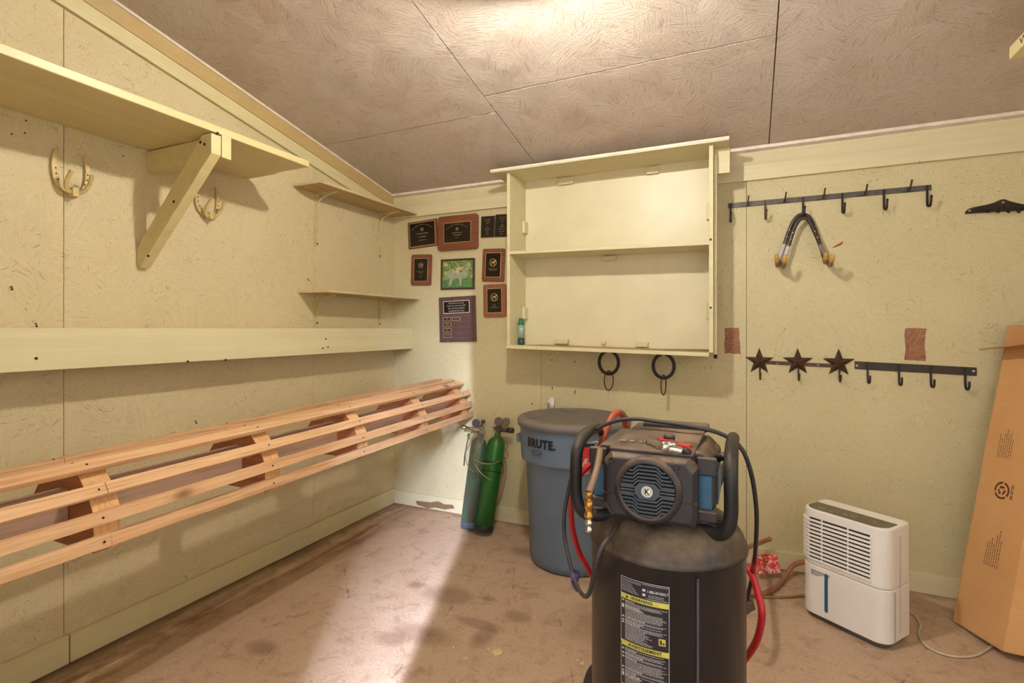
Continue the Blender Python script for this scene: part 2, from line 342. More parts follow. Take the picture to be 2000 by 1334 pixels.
# torn paint at the foot of the back baseboard
M_torn = plain('torn_paint', (128, 104, 72), .9, bump=.5); M_torn2 = osb_paint('bare_board', 'xz', (158, 110, 86), (92, 58, 42), (206, 160, 124), 1.7, .8)
q = [(812, 978), (840, 981), (856, 979), (868, 985), (884, 986), (888, 993), (868, 995), (850, 991), (836, 993), (815, 986)]
MB().prism([B(a, b, .0205) for a, b in q], (0, -.001, 0)).build('torn_patch', M_torn, b2)
def patch(q, name='bare_patch'):
    pts = []
    for i in range(len(q)):
        a, b = B(*q[i]), B(*q[(i+1) % len(q)])
        for k in range(5): p = a.lerp(b, k/5); pts.append(p+Vector((random.uniform(-.003, .003), 0, random.uniform(-.003, .003))))
    MB().prism(pts, (0, -.0012, 0)).build(name, M_torn2, wb)
patch([(1416, 640), (1444, 640), (1446, 691), (1415, 690)]); patch([(1768, 641), (1808, 641), (1807, 705), (1767, 704)])
M_redchip = plain('red_chip', (150, 70, 50), .8)
MB().prism([B(a, b) for a, b in [(1624, 484), (1638, 476), (1648, 471), (1644, 478), (1632, 483)]], (0, -.001, 0)).build('paint_chip', M_redchip, wb)
# paint drips on the floor
M_splat = plain('paint_splat', (222, 198, 150), .7); sp = MB()
for px, py, r in [(973, 1274, 14), (910, 1286, 6), (886, 1264, 4), (1137, 1296, 6), (953, 1268, 3), (1044, 1205, 3), (984, 1288, 3), (1128, 1290, 3), (893, 1330, 3)]:
    c = FL(px, py); rr = r/1010*1.9; n = 11
    sp.prism([c+Vector((math.cos(2*math.pi*k/n)*rr*random.uniform(.5, 1.1), math.sin(2*math.pi*k/n)*rr*random.uniform(.5, 1.1), .0003)) for k in range(n)], (0, 0, .0008))
o = sp.build('paint_splats', M_splat, fl); tag(o, kind='stuff')
# nails and small bits in the walls
def nail(p, d, l=.012, r=.0018, par=None, bend=0):
    d = Vector(d).normalized(); p = Vector(p); pts = [p-d*.004, p+d*l]
    if bend: pts.append(p+d*l+Vector((0, 0, -bend)))
    MB().tube(pts, r, 6).cyl(pts[-1], pts[-1]+(d*.0012), r*2, seg=8).build('nail', M_nail, par)
for px, py, bd in [(1080, 756, .012), (1124, 763, .014), (1079, 703, 0), (1124, 706, 0), (1040, 788, 0)]: nail(B(px, py), (0, -1, 0), .014, .002, wb, bd)
for px, py in [(68, 632), (600, 545), (464, 1098), (380, 822), (20, 560)]: nail(L(px, py), (1, 0, 0), .012, .0018, wl, .01)
for px, py in [(22, 262), (50, 236), (240, 305), (48, 260)]: nail(L(px, py), (1, 0, 0), .002, .0014, wl)
# unseen shade added over the bulb to block its ceiling hot spot
lp = thing('added_bulb_shade', (1.72, -1.70, 2.43), 'added shallow white shade that keeps bulb light off the ceiling, out of view', 'lamp')
MB().lathe([(.02, .03), (.05, .028), (.225, -.004), (.225, -.008), (.04, .02)], (1.72, -1.70, 2.435), seg=40, cap=False).build('shade', M_white, lp)
MB().cyl((1.72, -1.70, 2.44), (1.72, -1.70, ceil(-1.70)-.001), .022).build('stem', M_white, lp)
# ================================================================= LEFT WALL
# wide top shelf
s1 = thing('wide_shelf', (0, -2.2, 2.02), 'wide cream painted two-plank shelf high on the left wall with a diagonal brace', 'shelf')
MB().box((.0, YF+.01, 2.024), (.234, -1.225, 2.052)).build('plank', M_shelf, s1, bevel=.002)
MB().box((.242, YF+.01, 2.02), (.468, -1.25, 2.05)).build('plank', M_shelf, s1, bevel=.003)
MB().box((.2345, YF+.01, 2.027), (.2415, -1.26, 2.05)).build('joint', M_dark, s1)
MB().box((0, -1.70, 1.930), (.475, -1.66, 2.019)).build('cleat', M_shelf, s1, bevel=.002)
br = MB().prism([(.002, -1.742, 1.536), (.022, -1.742, 1.515), (.472, -1.742, 1.936), (.472, -1.742, 2.012), (.415, -1.742, 2.012), (.002, -1.742, 1.60)], (0, .04, 0)).build('brace', M_shelf, s1, bevel=.002)
nail(P(422, 262, 'x', .472)+Vector((0, 0, .0)), (1, 0, .3), .01, .0025, s1)
for q in ((392, 278), (400, 282), (340, 394), (290, 500)): nail(P(*q, 'y', -1.742), (0, -1, 0), .001, .003, s1)
# cream horseshoe hooks
def arc_u(c, r, u, v, a0, a1, n=16, sq=1.0): return [Vector(c)+Vector(u)*(r*math.cos(a0+(a1-a0)*i/n))+Vector(v)*(r*sq*math.sin(a0+(a1-a0)*i/n)) for i in range(n+1)]
M_hs = plain('painted_iron', (206, 184, 128), .45, 0, .15, 60, .3)
def shoe_hook(px, py, label):
    c = L(px, py, .012); r = .072
    h = thing('horseshoe_hook', c, label, 'hook', 'cream horseshoe hooks under the wide shelf')
    def U(o_, rr, hh, d):   # U shape: bottom arc plus legs leaning slightly outward, opening along d
        o_ = Vector(o_); d = Vector(d).normalized(); y = Vector((0, 1, 0)); pts = [o_-y*rr*.92+d*hh, o_-y*rr*1.05+d*hh*.65, o_-y*rr+d*rr]
        pts += [o_+y*rr*math.cos(a)+d*(rr+rr*math.sin(a)) for a in [math.radians(q_) for q_ in (210, 240, 270, 300, 330)]]
        return catmull(pts+[o_+y*rr+d*rr, o_+y*rr*1.05+d*hh*.65, o_+y*rr*.92+d*hh], 4)
    lo = c+Vector((0, 0, -.074))
    MB().sweep(U(lo, .051, .145, (0, 0, 1)), (1, 0, 0), .017, .010).build('horseshoe', M_hs, h, bevel=.002)
    cb = lo+Vector((.008, 0, .004)); d = Vector((.62, 0, .78))
    MB().sweep(U(cb+Vector((.012, 0, -.012)), .034, .088, d), d.cross(Vector((0, 1, 0))), .013, .009).box(cb-Vector((.008, .010, .026)), cb+Vector((.026, .010, .008))).build('hook', M_hs, h, bevel=.002)
    for yy_, zz_ in ((-.051, .075), (-.049, .055), (-.042, .035), (.042, .035), (.049, .055), (.051, .075)):
        nail(lo+Vector((.005, yy_, zz_)), (1, 0, 0), .001, .0014, h)
shoe_hook(139, 336, 'cream painted horseshoe hook straddling the wall seam at the far left')
shoe_hook(405, 390, 'cream painted horseshoe hook just right of the diagonal shelf brace')
# two small shelves
M_sh2 = painted_wood('small_shelf_paint', (208, 192, 146), 'y', .5, .5); M_brk = plain('bracket_paint', (206, 190, 140), .4, 0, .08)
M_under = wood('worn_underside', 'y', (178, 150, 104), (196, 172, 124), knots=.2)
def small_shelf(z, t, x1, y0, label, brl, m=None):
    s = thing('wall_shelf', (0, y0/2, z), label, 'shelf')
    MB().prism([(0.002, y0, z), (x1, y0+.03, z), (x1+.015, -.002, z), (.002, -.002, z)], (0, 0, t)).build('board', M_sh2, s, bevel=.002)
    MB().box((.004, y0+.008, z-.0015), (x1-.004, -.01, z)).build('underside', M_under, s)
    for y in (-.745, -.165):
        k = MB()
        k.sweep([(.004, y, z-brl), (.004, y, z-.02), (.008, y, z-.007), (.02, y, z-.004), (.17, y, z-.004)], (0, 1, 0), .004, .024)
        k.tube(catmull([(.008, y, z-brl*.72), (.013, y, z-.09), (.03, y, z-.04), (.08, y, z-.018), (.15, y, z-.007)], 5), .0055, 8)
        k.build('bracket', M_brk, s)
        nail((.006, y, z-brl+.02), (1, 0, 0), .003, .003, s)
small_shelf(2.066, .016, .205, -.925, 'upper of two small cream shelves in the corner, worn board on two brackets', .32)
small_shelf(1.465, .014, .215, -.885, 'lower of two small cream shelves in the corner, above the long ledge', .19)
# long ledge
lg = thing('wall_ledge', (0, -1.6, 1.12), 'long pale cream ledge with a deep front board running along the left wall', 'ledge')
MB().box((.14, YF+.01, 1.118), (.17, -.002, 1.262)).build('front_board', painted_wood('ledge_paint', (220, 210, 170), 'y', .45, .15), lg, bevel=.002)
MB().box((0.001, YF+.01, 1.236), (.139, -.002, 1.256)).build('top_board', M_shelf, lg)
for q in ((440, 703), (366, 706), (630, 680), (640, 678), (636, 662), (70, 700)): nail(L(*q, .17), (1, 0, 0), .002, .0025, lg)
# slatted rack
rk = thing('slatted_rack', (.45, -1.3, .65), 'long half-round rack of bare pine slats running along the left wall', 'rack')
def rp(X, z, y): s = -y; return Vector((X+.015*s, y, z-(.012+(.010 if z > .884 else 0))*s))
# (X, z, outward normal angle deg, joints in y)
SL = [(.398, .895, 90, [-1.10, -2.2]), (.497, .894, 80, [-1.72]), (.566, .879, 62, [-1.30]), (.620, .820, 34, [-2.2]), (.638, .751, 6, [-1.10]), (.644, .686, 0, [-2.2, -.62])]
for X, z, ang, js in SL:
    ys = [-.003]+js+[YF+.02]; a = math.radians(ang); nx, nz = math.cos(a), math.sin(a); tx, tz = -nz, nx
    for y0, y1 in zip(ys, ys[1:]):
        vs = []; w_, h_ = .0185, .0085
        jit = random.uniform(-.0015, .0015)
        for y in (y1+.0008, y0-.0008):
            c = rp(X, z, y)+Vector((nx*(h_+jit), 0, nz*(h_+jit)))
            for p, r in ((-1, -1), (1, -1), (1, 1), (-1, 1)): vs.append(c+Vector((tx*w_*p+nx*h_*r, 0, tz*w_*p+nz*h_*r)))
        MB().hexa(vs).build('slat', M_pine, rk, bevel=.0015)
prof = [(.385, .886), (.499, .885), (.553, .869), (.605, .818), (.634, .765), (.640, .655), (.260, .655), (.245, .690), (.33, .795)]
for ya in (-2.235, -1.66, -1.135, -.60, -.12):
    pts0 = [rp(x, z, ya) for x, z in prof]
    MB().prism(pts0, (0, .036, 0)).build('support', M_pinex, rk, bevel=.001)
    MB().prism([p+Vector((0, .037, 0)) for p in pts0], (0, .034, 0)).build('support', M_pineend, rk, bevel=.001)
    # pale cut edges of the outer facets
    for i in (1, 2, 3, 4):
        a, b = pts0[i], pts0[i+1]; n = Vector(((b-a).z*-1, 0, (b-a).x)).normalized()
        if n.x < 0: n = -n
        u = (b-a)*.5*.93
        MB().obox((a+b)/2+Vector((0, .0355, 0))+n*.0006, u, (0, .0345, 0), n*.0006).build('cut_edge', M_pineend, rk)
yy = [-.05, -.12, -.60, -1.135, -1.66, -2.235, YF+.02]
for i, (a, b) in enumerate(zip(yy[1:], yy[2:])):
    hi, lo = a-.001, b+.074
    if b < -3: lo = b
    vs = []
    for y in (lo, hi):
        for x, z in ((.475, .705), (.514, .705), (.514, .822), (.475, .822)): vs.append(rp(x, z, y))
    MB().hexa(vs).build('spine_board', M_spine, rk, bevel=.002)
MB().hexa([rp(x, z, y) for y in (-.045, -.003) for x, z in ((.475, .705), (.514, .705), (.514, .822), (.475, .822))]).build('spine_board', M_spine, rk)
for (X, z, ang, js) in SL:
    a = math.radians(ang)
    for ya in (-2.22, -1.64, -1.115, -.58, -.1):
        p = rp(X, z, ya)+Vector((math.cos(a)*.0172, 0, math.sin(a)*.0172)); nail(p, (math.cos(a), 0, math.sin(a)), .0006, .0017, rk)
# ================================================================= BACK WALL: PLAQUES
M_wal = wood('walnut', 'x', (112, 66, 44), (138, 86, 60), fine=1.2, knots=.0, rough=.35); M_walz = wood('walnut_pale', 'z', (134, 84, 60), (152, 100, 74), fine=1.2, knots=0, rough=.35)
M_purp = wood('purple_wood', 'z', (80, 58, 58), (104, 80, 76), fine=.8, knots=0, rough=.3); M_dkwood = plain('dark_frame', (66, 46, 36), .35)
M_blk = plain('black_plate', (34, 28, 24), .25, .3, .2); M_gold = plain('gold_line', (206, 172, 122), .4, .3); M_silv = plain('silver_line', (200, 194, 186), .4, .2)
class Fr:   # frame on the back wall from four photo corners tl, tr, br, bl
    def __init__(s, q, off=0):
        a, b, c, d = [B(x, y, off) for x, y in q]; s.c = (a+b+c+d)/4; s.w = ((b-a).length+(c-d).length)/2; s.h = ((a-d).length+(b-c).length)/2
        u = ((b-a)+(c-d)); s.u = u.normalized(); s.v = Vector((-s.u.z, 0, s.u.x))
    def p(s, x, y, d=0): return s.c+s.u*x+s.v*y+Vector((0, -d, 0))
def rrect(fr, w, h, r, n=5, cx=0, cy=0):
    pts = []
    for sx, sy, a0 in ((1, 1, 0), (-1, 1, 90), (-1, -1, 180), (1, -1, 270)):
        for k in range(n+1):
            a = math.radians(a0+90*k/n); pts.append((cx+sx*(w/2-r)+r*math.cos(a), cy+sy*(h/2-r)+r*math.sin(a)))
    return pts
def slab(fr, pts, d0, d1): return MB().prism([fr.p(x, y, d0) for x, y in pts], (0, -(d1-d0), 0))
def cq(q, ox=780, oy=400, s=4.764): return [(ox+x/s, oy+y/s) for x, y in q]
def plaque(q, pw, ph, r, label, group, wm, lines, border=True, emblem=None, th=.016, cy=0, arc=None, bm=None):
    f = Fr(cq(q)); t = thing('award_plaque', f.c, label, 'plaque', group)
    slab(f, rrect(f, f.w, f.h, r), 0, th).build('wood_board', wm, t, bevel=.004)
    W, H = f.w*pw, f.h*ph
    if border: slab(f, rrect(f, W+.007, H+.007, .004, 3, 0, cy), th, th+.0006).build('plate_border', bm or M_gold, t)
    pl = slab(f, rrect(f, W, H, .003, 3, 0, cy), th+.0002, th+.0012).build('name_plate', M_blk, t)
    tx = MB(); d = th+.0016
    if emblem:
        ey, er = emblem; ey = ey*H+cy
        ring = [f.p(er*math.cos(a), ey+er*math.sin(a), d) for a in [2*math.pi*k/20 for k in range(20)]]
        tx.sweep(ring, (0, 1, 0), er*.14, .0004, True)
        # small horse figure: body, neck, legs
        e = er
        for poly in ([(-.5, -.1), (-.4, .3), (.2, .3), (.5, .65), (.9, .5), (.85, .3), (.6, .3), (.45, -.1)], [(-.5, -.1), (-.5, -.6), (-.35, -.6), (-.3, -.1)], [(.2, -.1), (.3, -.6), (.45, -.6), (.42, -.1)]):
            tx.add([f.p(x*e, ey+y*e, d) for x, y in poly], [tuple(range(len(poly)))])
    for s_, y, sz in lines: tx = merge(tx, text(s_, sz, lambda a, b, yy=y: f.p(a, yy*H+cy+b, d)))
    if arc:
        s_, y, rad, sz = arc
        for i, ch in enumerate(s_):
            if ch == ' ': continue
            a = (i-(len(s_)-1)/2)*sz*.62/rad; tx = merge(tx, text(ch, sz, lambda x, yv, a=a: f.p((rad+yv)*math.sin(a)+x*math.cos(a), y*H+cy-rad+(rad+yv)*math.cos(a)-x*math.sin(a), d)))
    tx.build('engraving', M_gold, pl, fixn=False)
    return t
G = 'award plaques left of the open cabinet'
plaque([(85, 172), (355, 130), (362, 380), (100, 416)], .86, .86, .002, 'dark tilted rectangular plaque nearest the corner, arched engraving', G, M_wal,
       [('HORSEMAN AWARD', .02, .011), ('BY MEMBERS', -.12, .011), ('DERBY RIDING CLUB', -.26, .007)], emblem=(.20, .012), arc=('Texas Riding Morgan Association', .42, .13, .010), th=.014)
plaque([(372, 115), (738, 85), (745, 405), (370, 440)], .66, .56, .022, 'large red-brown plaque with rounded corners and a black plate, top row centre', G, M_wal,
       [('HORSEMAN CLASS', -.02, .010), ('BY MEMBERS', -.14, .011), ('CLUB 2001', -.26, .007)], emblem=(.18, .010), arc=('Texas Riding Morgan Association', .42, .12, .009), th=.022)
plaque([(765, 110), (892, 105), (890, 300), (765, 310)], .9, .95, .001, 'small narrow dark plaque with gold text, left one of the overlapping pair', G, M_dkwood,
       [('Texas Arabian', .36, .008), ('Horse Club', .26, .008), ('2000', .16, .008), ('Club', -.02, .008), ('High Point', -.14, .008), ('Junior', -.26, .008), ('Pleasure', -.38, .007)], border=False, th=.010)
plaque([(898, 95), (1030, 88), (1030, 298), (898, 300)], .9, .95, .001, 'small dark gold-lettered plaque partly behind the cabinet side, right of its pair', G, M_dkwood,
       [('Texas Arabian', .38, .008), ('Horse Club', .29, .008), ('2001', .19, .008), ('Club', .04, .008), ('High Point', -.06, .008), ('Junior Award', -.17, .008), ('Personal Best', -.29, .007), ('Pleasure', -.40, .007)], border=False, th=.013)
plaque([(120, 466), (305, 462), (305, 750), (120, 752)], .66, .72, .012, 'small rounded walnut plaque with tan-edged black plate, left of the horse photo', G, M_wal,
       [('APPALOOSA HORSE CLUB', -.06, .0055), ('HALTER MARE', -.13, .0055), ('1999', -.22, .005), ('RESERVE', -.30, .0055)], emblem=(.20, .018))
plaque([(780, 412), (985, 408), (985, 715), (780, 715)], .66, .72, .012, 'rounded walnut plaque with horse emblem, below the narrow pair of plaques', G, M_wal,
       [('APPALOOSA HORSE CLUB', -.16, .006), ('OPEN PERFORMANCE', -.22, .0055)], emblem=(.10, .024))
plaque([(785, 748), (1000, 733), (1000, 1042), (795, 1046)], .62, .72, .012, 'lowest right rounded plaque with horse emblem, against the cabinet side', G, M_walz,
       [('HALTER', -.18, .006), ('CHAMPION', -.24, .0055), ('OPEN PERFORMANCE CLUB', -.30, .0055)], emblem=(.14, .024))
# purple trophy plaque with small name plates
f = Fr(cq([(380, 865), (712, 845), (720, 1270), (388, 1278)])); t = thing('trophy_plaque', f.c, 'large purple-brown plaque with a grid of small name plates, lowest of all', 'plaque', G)
slab(f, rrect(f, f.w, f.h, .001), 0, .018).build('wood_board', M_purp, t, bevel=.003)
W, H = f.w, f.h
slab(f, rrect(f, W*.74, H*.28, .006, 3, -.002, H*.27), .018, .0186).build('plate_border', M_silv, t)
pl = slab(f, rrect(f, W*.70, H*.25, .005, 3, -.002, H*.27), .0182, .0192).build('title_plate', M_blk, t)
tx = MB()
for i, s_ in enumerate(['Tejas Indian Horse Club', 'Trader Post of the Year 2001', 'WHO IN THE SUPERIOR', 'HORSEBREEDERS ASSN']):
    tx = merge(tx, text(s_, .0135, lambda a, b, i=i: f.p(a*.92-.002, H*(.355-.058*i)+b, .0196)))
tx.build('engraving', M_silv, pl, fixn=False)
gr = MB(); x0, x1, y0, y1 = -W*.40, W*.36, -H*.42, H*.07
for i in range(5): y = y1+(y0-y1)*i/4; gr.obox(f.p((x0+x1)/2, y, .0184), f.u*(x1-x0)/2, f.v*.0005, Vector((0, .0003, 0)))
for i in range(4): x = x0+(x1-x0)*i/3; gr.obox(f.p(x, (y0+y1)/2, .0184), f.u*.0005, f.v*(y1-y0)/2, Vector((0, .0003, 0)))
gr.build('grid_lines', plain('grid_line', (140, 124, 136), .4), t)
for i in range(4):
    for j in range(3):
        if (j == 0) or (i == 0 and j == 1):
            cx = x0+(x1-x0)*(j+.5)/3; cy = y1+(y0-y1)*(i+.5)/4
            slab(f, rrect(f, W*.21, H*.078, .004, 3, cx, cy), .018, .0188).build('plate_border', M_gold, t)
            slab(f, rrect(f, W*.185, H*.06, .003, 3, cx, cy), .0182, .0194).build('name_plate', M_blk, t)
            text(['SPICE', 'BLAZE', 'STAR', 'ROCKET', 'DUSTY'][i if j == 0 else 4], .010, lambda a, b: f.p(cx+a, cy+b, .0197)).build('engraving', M_silv, t, fixn=False)
# framed horse photograph
f = Fr(cq([(392, 512), (707, 495), (702, 785), (395, 792)])); W, H = f.w, f.h
t = thing('picture_frame', f.c, 'framed green photo of a rider on a grey horse', 'picture')
fr_ = MB()
for a, b, c, d in ((-W/2, -H/2, W/2, -H/2+.012), (-W/2, H/2-.012, W/2, H/2), (-W/2, -H/2+.012, -W/2+.012, H/2-.012), (W/2-.012, -H/2+.012, W/2, H/2-.012)):
    slab(f, [(a, b), (c, b), (c, d), (a, d)], 0, .014).build('frame_side', M_dkwood, t, bevel=.002)
tt = NT('photo_foliage'); v, sp_ = plane_vec(tt, 'xz'); n = tt.noise(v, 70, 5, .7, .8); zf = tt.noise(v, 25, 3)
col = tt.mix(tt.ramp(n, .35, .62), lin((44, 72, 30)), lin((140, 158, 96))); col = tt.mix(tt.ramp(zf, .5, .7), col, lin((196, 196, 130))); tt.out(col, .2)
ph = slab(f, [(-W/2+.01, -H/2+.01), (W/2-.01, -H/2+.01), (W/2-.01, H/2-.01), (-W/2+.01, H/2-.01)], 0, .006).build('photo', tt.m, t)
tg = plain('photo_grass', (84, 122, 74), .2, 0, .4, 90, 0); ty = plain('photo_horse', (150, 156, 134), .2, 0, .2, 60, 0)
def flat(pts, d, m, nm): MB().add([f.p(x*W, y*H, d) for x, y in pts], [tuple(range(len(pts)))]).build(nm, m, ph)
flat([(-.45, -.45), (.45, -.45), (.45, -.12), (-.45, -.2)], .0065, tg, 'lawn')
flat([(-.33, .02), (-.22, .07), (.0, .05), (.13, .06), (.24, .22), (.34, .30), (.40, .24), (.34, .18), (.27, .0), (.2, -.12), (.12, -.14), (.12, -.38), (.07, -.38), (.04, -.14), (-.12, -.12), (-.2, -.38), (-.27, -.38), (-.24, -.14), (-.3, -.1)], .007, ty, 'horse')
flat([(-.08, .04), (-.05, .18), (.02, .24), (.06, .2), (.28, .30), (.06, .12), (.05, .03)], .0074, plain('photo_rider', (190, 160, 140), .3), 'rider')
# ================================================================= CABINET
cb = thing('open_cabinet', (1.6, -.13, 1.15), 'open cream painted wall cabinet with two bays and a wide overhanging top', 'cabinet')
XL, XQ, DP = 1.034, 2.186, .27
def zb(x): return 1.1425+(x-XL)/(XQ-XL)*(-.024)
M_cabin = plain('cabinet_back_paint', (220, 210, 176), .38, 0, .05, 5, .03)
MB().box((XL+.02, -.027, 1.145), (XQ-.02, -.0215, 2.19)).build('back_panel', M_cabin, cb)
MB().prism([(XL, -DP+.001, zb(XL)+.02), (XL+.02, -DP+.001, zb(XL)+.02), (XL+.02, -DP+.001, 2.19), (XL, -DP+.001, 2.19)], (0, DP-.003, 0)).build('side_panel', M_shelfx, cb, bevel=.001)
MB().prism([(XQ-.02, -DP+.001, zb(XQ)+.02), (XQ, -DP+.001, zb(XQ)+.02), (XQ, -DP+.001, 2.19), (XQ-.02, -DP+.001, 2.19)], (0, DP-.003, 0)).build('side_panel', M_shelfx, cb, bevel=.001)
MB().prism([(XQ+.001, -.23, 1.128), (XQ+.015, -.23, 1.128), (XQ+.015, -.23, 2.15), (XQ+.001, -.23, 2.15)], (0, .05, 0)).build('outer_strip', M_shelfx, cb, bevel=.001)
MB().box((XQ+.001, -.20, 2.06), (2.262, -.18, 2.19)).build('top_block', M_shelfx, cb, bevel=.002)
# bottom board, worn to bare wood on top
MB().hexa([(XL-.004, -DP-.004, zb(XL)), (XQ-.02, -DP-.004, zb(XQ)), (XQ-.02, -.001, zb(XQ)), (XL-.004, -.001, zb(XL)), (XL-.004, -DP-.004, zb(XL)+.02), (XQ-.02, -DP-.004, zb(XQ)+.02), (XQ-.02, -.001, zb(XQ)+.02), (XL-.004, -.001, zb(XL)+.02)]).build('bottom_board', M_shelfx, cb, bevel=.001)
M_worn = wood('worn_shelf_top', 'x', (150, 112, 66), (198, 176, 128), fine=.9, knots=.0)
x0_ = XL+.12; MB().hexa([(x0_, -DP+.02, zb(x0_)+.02), (XQ-.03, -DP+.01, zb(XQ)+.02), (XQ-.03, -.012, zb(XQ)+.02), (x0_, -.012, zb(x0_)+.02), (x0_, -DP+.02, zb(x0_)+.0208), (XQ-.03, -DP+.01, zb(XQ)+.0208), (XQ-.03, -.012, zb(XQ)+.0208), (x0_, -.012, zb(x0_)+.0208)]).build('worn_top', M_worn, cb)
MB().hexa([(XL+.02, -DP, 1.704), (XQ-.02, -DP, 1.686), (XQ-.02, -.01, 1.686), (XL+.02, -.01, 1.704), (XL+.02, -DP, 1.722), (XQ-.02, -DP, 1.704), (XQ-.02, -.01, 1.704), (XL+.02, -.01, 1.722)]).build('middle_shelf', M_shelfx, cb, bevel=.001)
MB().box((.945, -.31, 2.19), (2.262, -.001, 2.204)).build('top_board', M_shelfx, cb, bevel=.0015)
MB().box((.945, -.313, 2.196), (2.262, -.3105, 2.209)).build('edge_strip', M_white, cb)
for x, z, wx, hz in [(1.33, 2.168, .05, .022), (1.85, 2.168, .035, .022), (1.60, 1.678, .04, .014), (1.30, 1.182, .045, .015), (1.79, 1.170, .035, .015), (1.565, 1.178, .012, .008)]:
    MB().box((x-wx, -.055, z-hz), (x+wx, -.0275, z+hz*.8)).build('block', M_shelfx, cb, bevel=.002)
for z in (1.90, 1.36):
    MB().box((XL+.021, -.085, z-.038), (XL+.038, -.0275, z+.035)).build('block', M_shelfx, cb, bevel=.002)
    MB().box((XQ-.046, -.07, z-.045), (XQ-.021, -.0275, z+.045)).build('block', M_shelfx, cb, bevel=.002)
for q in ((1388, 468), (1388, 601)): nail(B(*q, DP), (0, -1, 0), .002, .003, cb)
# dark crack beside the cabinet
o = MB().prism([B(1395, 462, 0), B(1399, 466, 0), B(1401, 700, 0), B(1394, 700, 0)], (0, -.004, 0)).build('gap_strip', plain('gap_dark', (34, 34, 38), .8), wb)
# spray can
c = Vector((P(1018, 640, 'y', -.17).x, -.17, zb(1.1)+.0202)); R0 = .0205
t = thing('spray_can', c, 'slim green aerosol can on the cabinet bottom board, left end', 'can')
M_gr = plain('green_plastic', (14, 108, 84), .3, 0, .05); ttc = NT('can_label'); v, sp_ = plane_vec(ttc, 'xz')
MB().lathe([(R0*.9, 0), (R0, .003), (R0, .042)], c, seg=24).build('can_base', plain('can_dark', (40, 74, 70), .35, .2, .5, 160), t)
MB().lathe([(R0*1.01, .042), (R0*1.01, .12)], c, seg=24).build('label_band', plain('can_label', (140, 170, 150), .4, 0, .3, 80), t)
MB().lathe([(R0, .12), (R0*.98, .125), (R0*.70, .158), (R0*.55, .163), (0.001, .163)], c, seg=24).build('cap', M_gr, t)
def cylmap(c, r, a0, z0): return lambda x, y: Vector((c.x+r*math.sin(a0+x/r), c.y-r*math.cos(a0+x/r), z0+y))
av = math.atan2(CAM.x-c.x, c.y-CAM.y)
mp = cylmap(c, R0*1.03, av, c.z+.096); MB().add([mp(x, y) for x, y in [(-.002, -.02), (.016, -.02), (.018, .0), (.016, .02), (.004, .012)]], [(0, 1, 2, 3, 4)]).build('label_patch', plain('can_orange', (226, 104, 60), .4), t, fixn=False)
text('OFF!', .014, cylmap(c, R0*1.06, av+.15, c.z+.097)).build('lettering', plain('can_white', (240, 232, 226), .4), t, fixn=False)
# horseshoes with rings under the cabinet
def under_shoe(px, py, rr_ang, label):
    c = B(px, py-3, .10); r = .0565
    h = thing('horseshoe_hanger', c, label, 'horseshoe', 'dark horseshoes under the open cabinet')
    a0 = math.radians(100); pts = arc_u(c, r, (1, 0, 0), (0, 0, 1), a0, a0+math.radians(340), 30, 1.18)
    MB().sweep(pts, (0, 1, 0), .018, .009).build('horseshoe', M_iron, h, bevel=.002)
    for a in (195, 215, 235, 305, 325, 345):
        nail(c+Vector((math.cos(math.radians(a))*r, -.0045, math.sin(math.radians(a))*r*1.12)), (0, -1, 0), .001, .0022, h)
    q = c+Vector((0, 0, -r*1.12-.042)); ux = Vector((math.cos(rr_ang), math.sin(rr_ang), 0))
    MB().tube(arc_u(q, .034, tuple(ux), (0, 0, 1), 0, 2*math.pi, 24, 1.65)[:-1], .0036, 8, True).build('ring', M_rust, h)
    MB().box((c.x-.012, c.y-.003, c.z+r*1.1), (c.x+.012, c.y+.003, zb(c.x)-.0012)).build('mount', M_iron, h)
under_shoe(1189, 711, math.radians(55), 'dark iron horseshoe with a hanging ring under the cabinet, nearer the trash can')
under_shoe(1296, 718, math.radians(75), 'dark iron horseshoe with an edge-on hanging ring under the cabinet, above the compressor')
# ================================================================= HOOK RAILS
rl = thing('hook_rail', B(1620, 384), 'long grey iron hook rail near the ceiling with hooks and upright pegs', 'rail')
a, b = B(1422, 402), B(1818.5, 367); zc = (a.z+b.z)/2
MB().box((a.x, -.007, zc-.013), (b.x, 0, zc+.013)).build('bar', M_iron2, rl, bevel=.001)
for px in (1427, 1494.5, 1568, 1644.5, 1725.5, 1809.5):
    x = B(px, 390).x
    MB().sweep(catmull([(x, -.010, zc+.008), (x, -.012, zc-.06), (x, -.016, zc-.085), (x+.002, -.034, zc-.096), (x+.003, -.052, zc-.086), (x+.004, -.058, zc-.055)], 4), (1, 0, 0), .005, .009).ball((x+.004, -.058, zc-.052), .006, 10).build('hook', M_iron if px != 1494.5 else M_rust, rl)
    nail((x, -.007, zc+.004), (0, -1, 0), .004, .003, rl)
for px in (1460, 1532, 1607, 1688, 1773.5):
    x = B(px, 390).x
    MB().sweep(catmull([(x-.002, -.008, zc-.006), (x, -.02, zc-.004), (x+.003, -.034, zc+.01), (x+.006, -.042, zc+.038)], 4), (1, 0, 0), .004, .008).build('peg', M_rust, rl)
    MB().prism([(x-.03, -.0072, zc-.008), (x+.02, -.0072, zc-.010), (x+.016, -.0072, zc-.013), (x-.02, -.0072, zc-.013)], (0, -.001, 0)).build('weld', M_iron, rl)
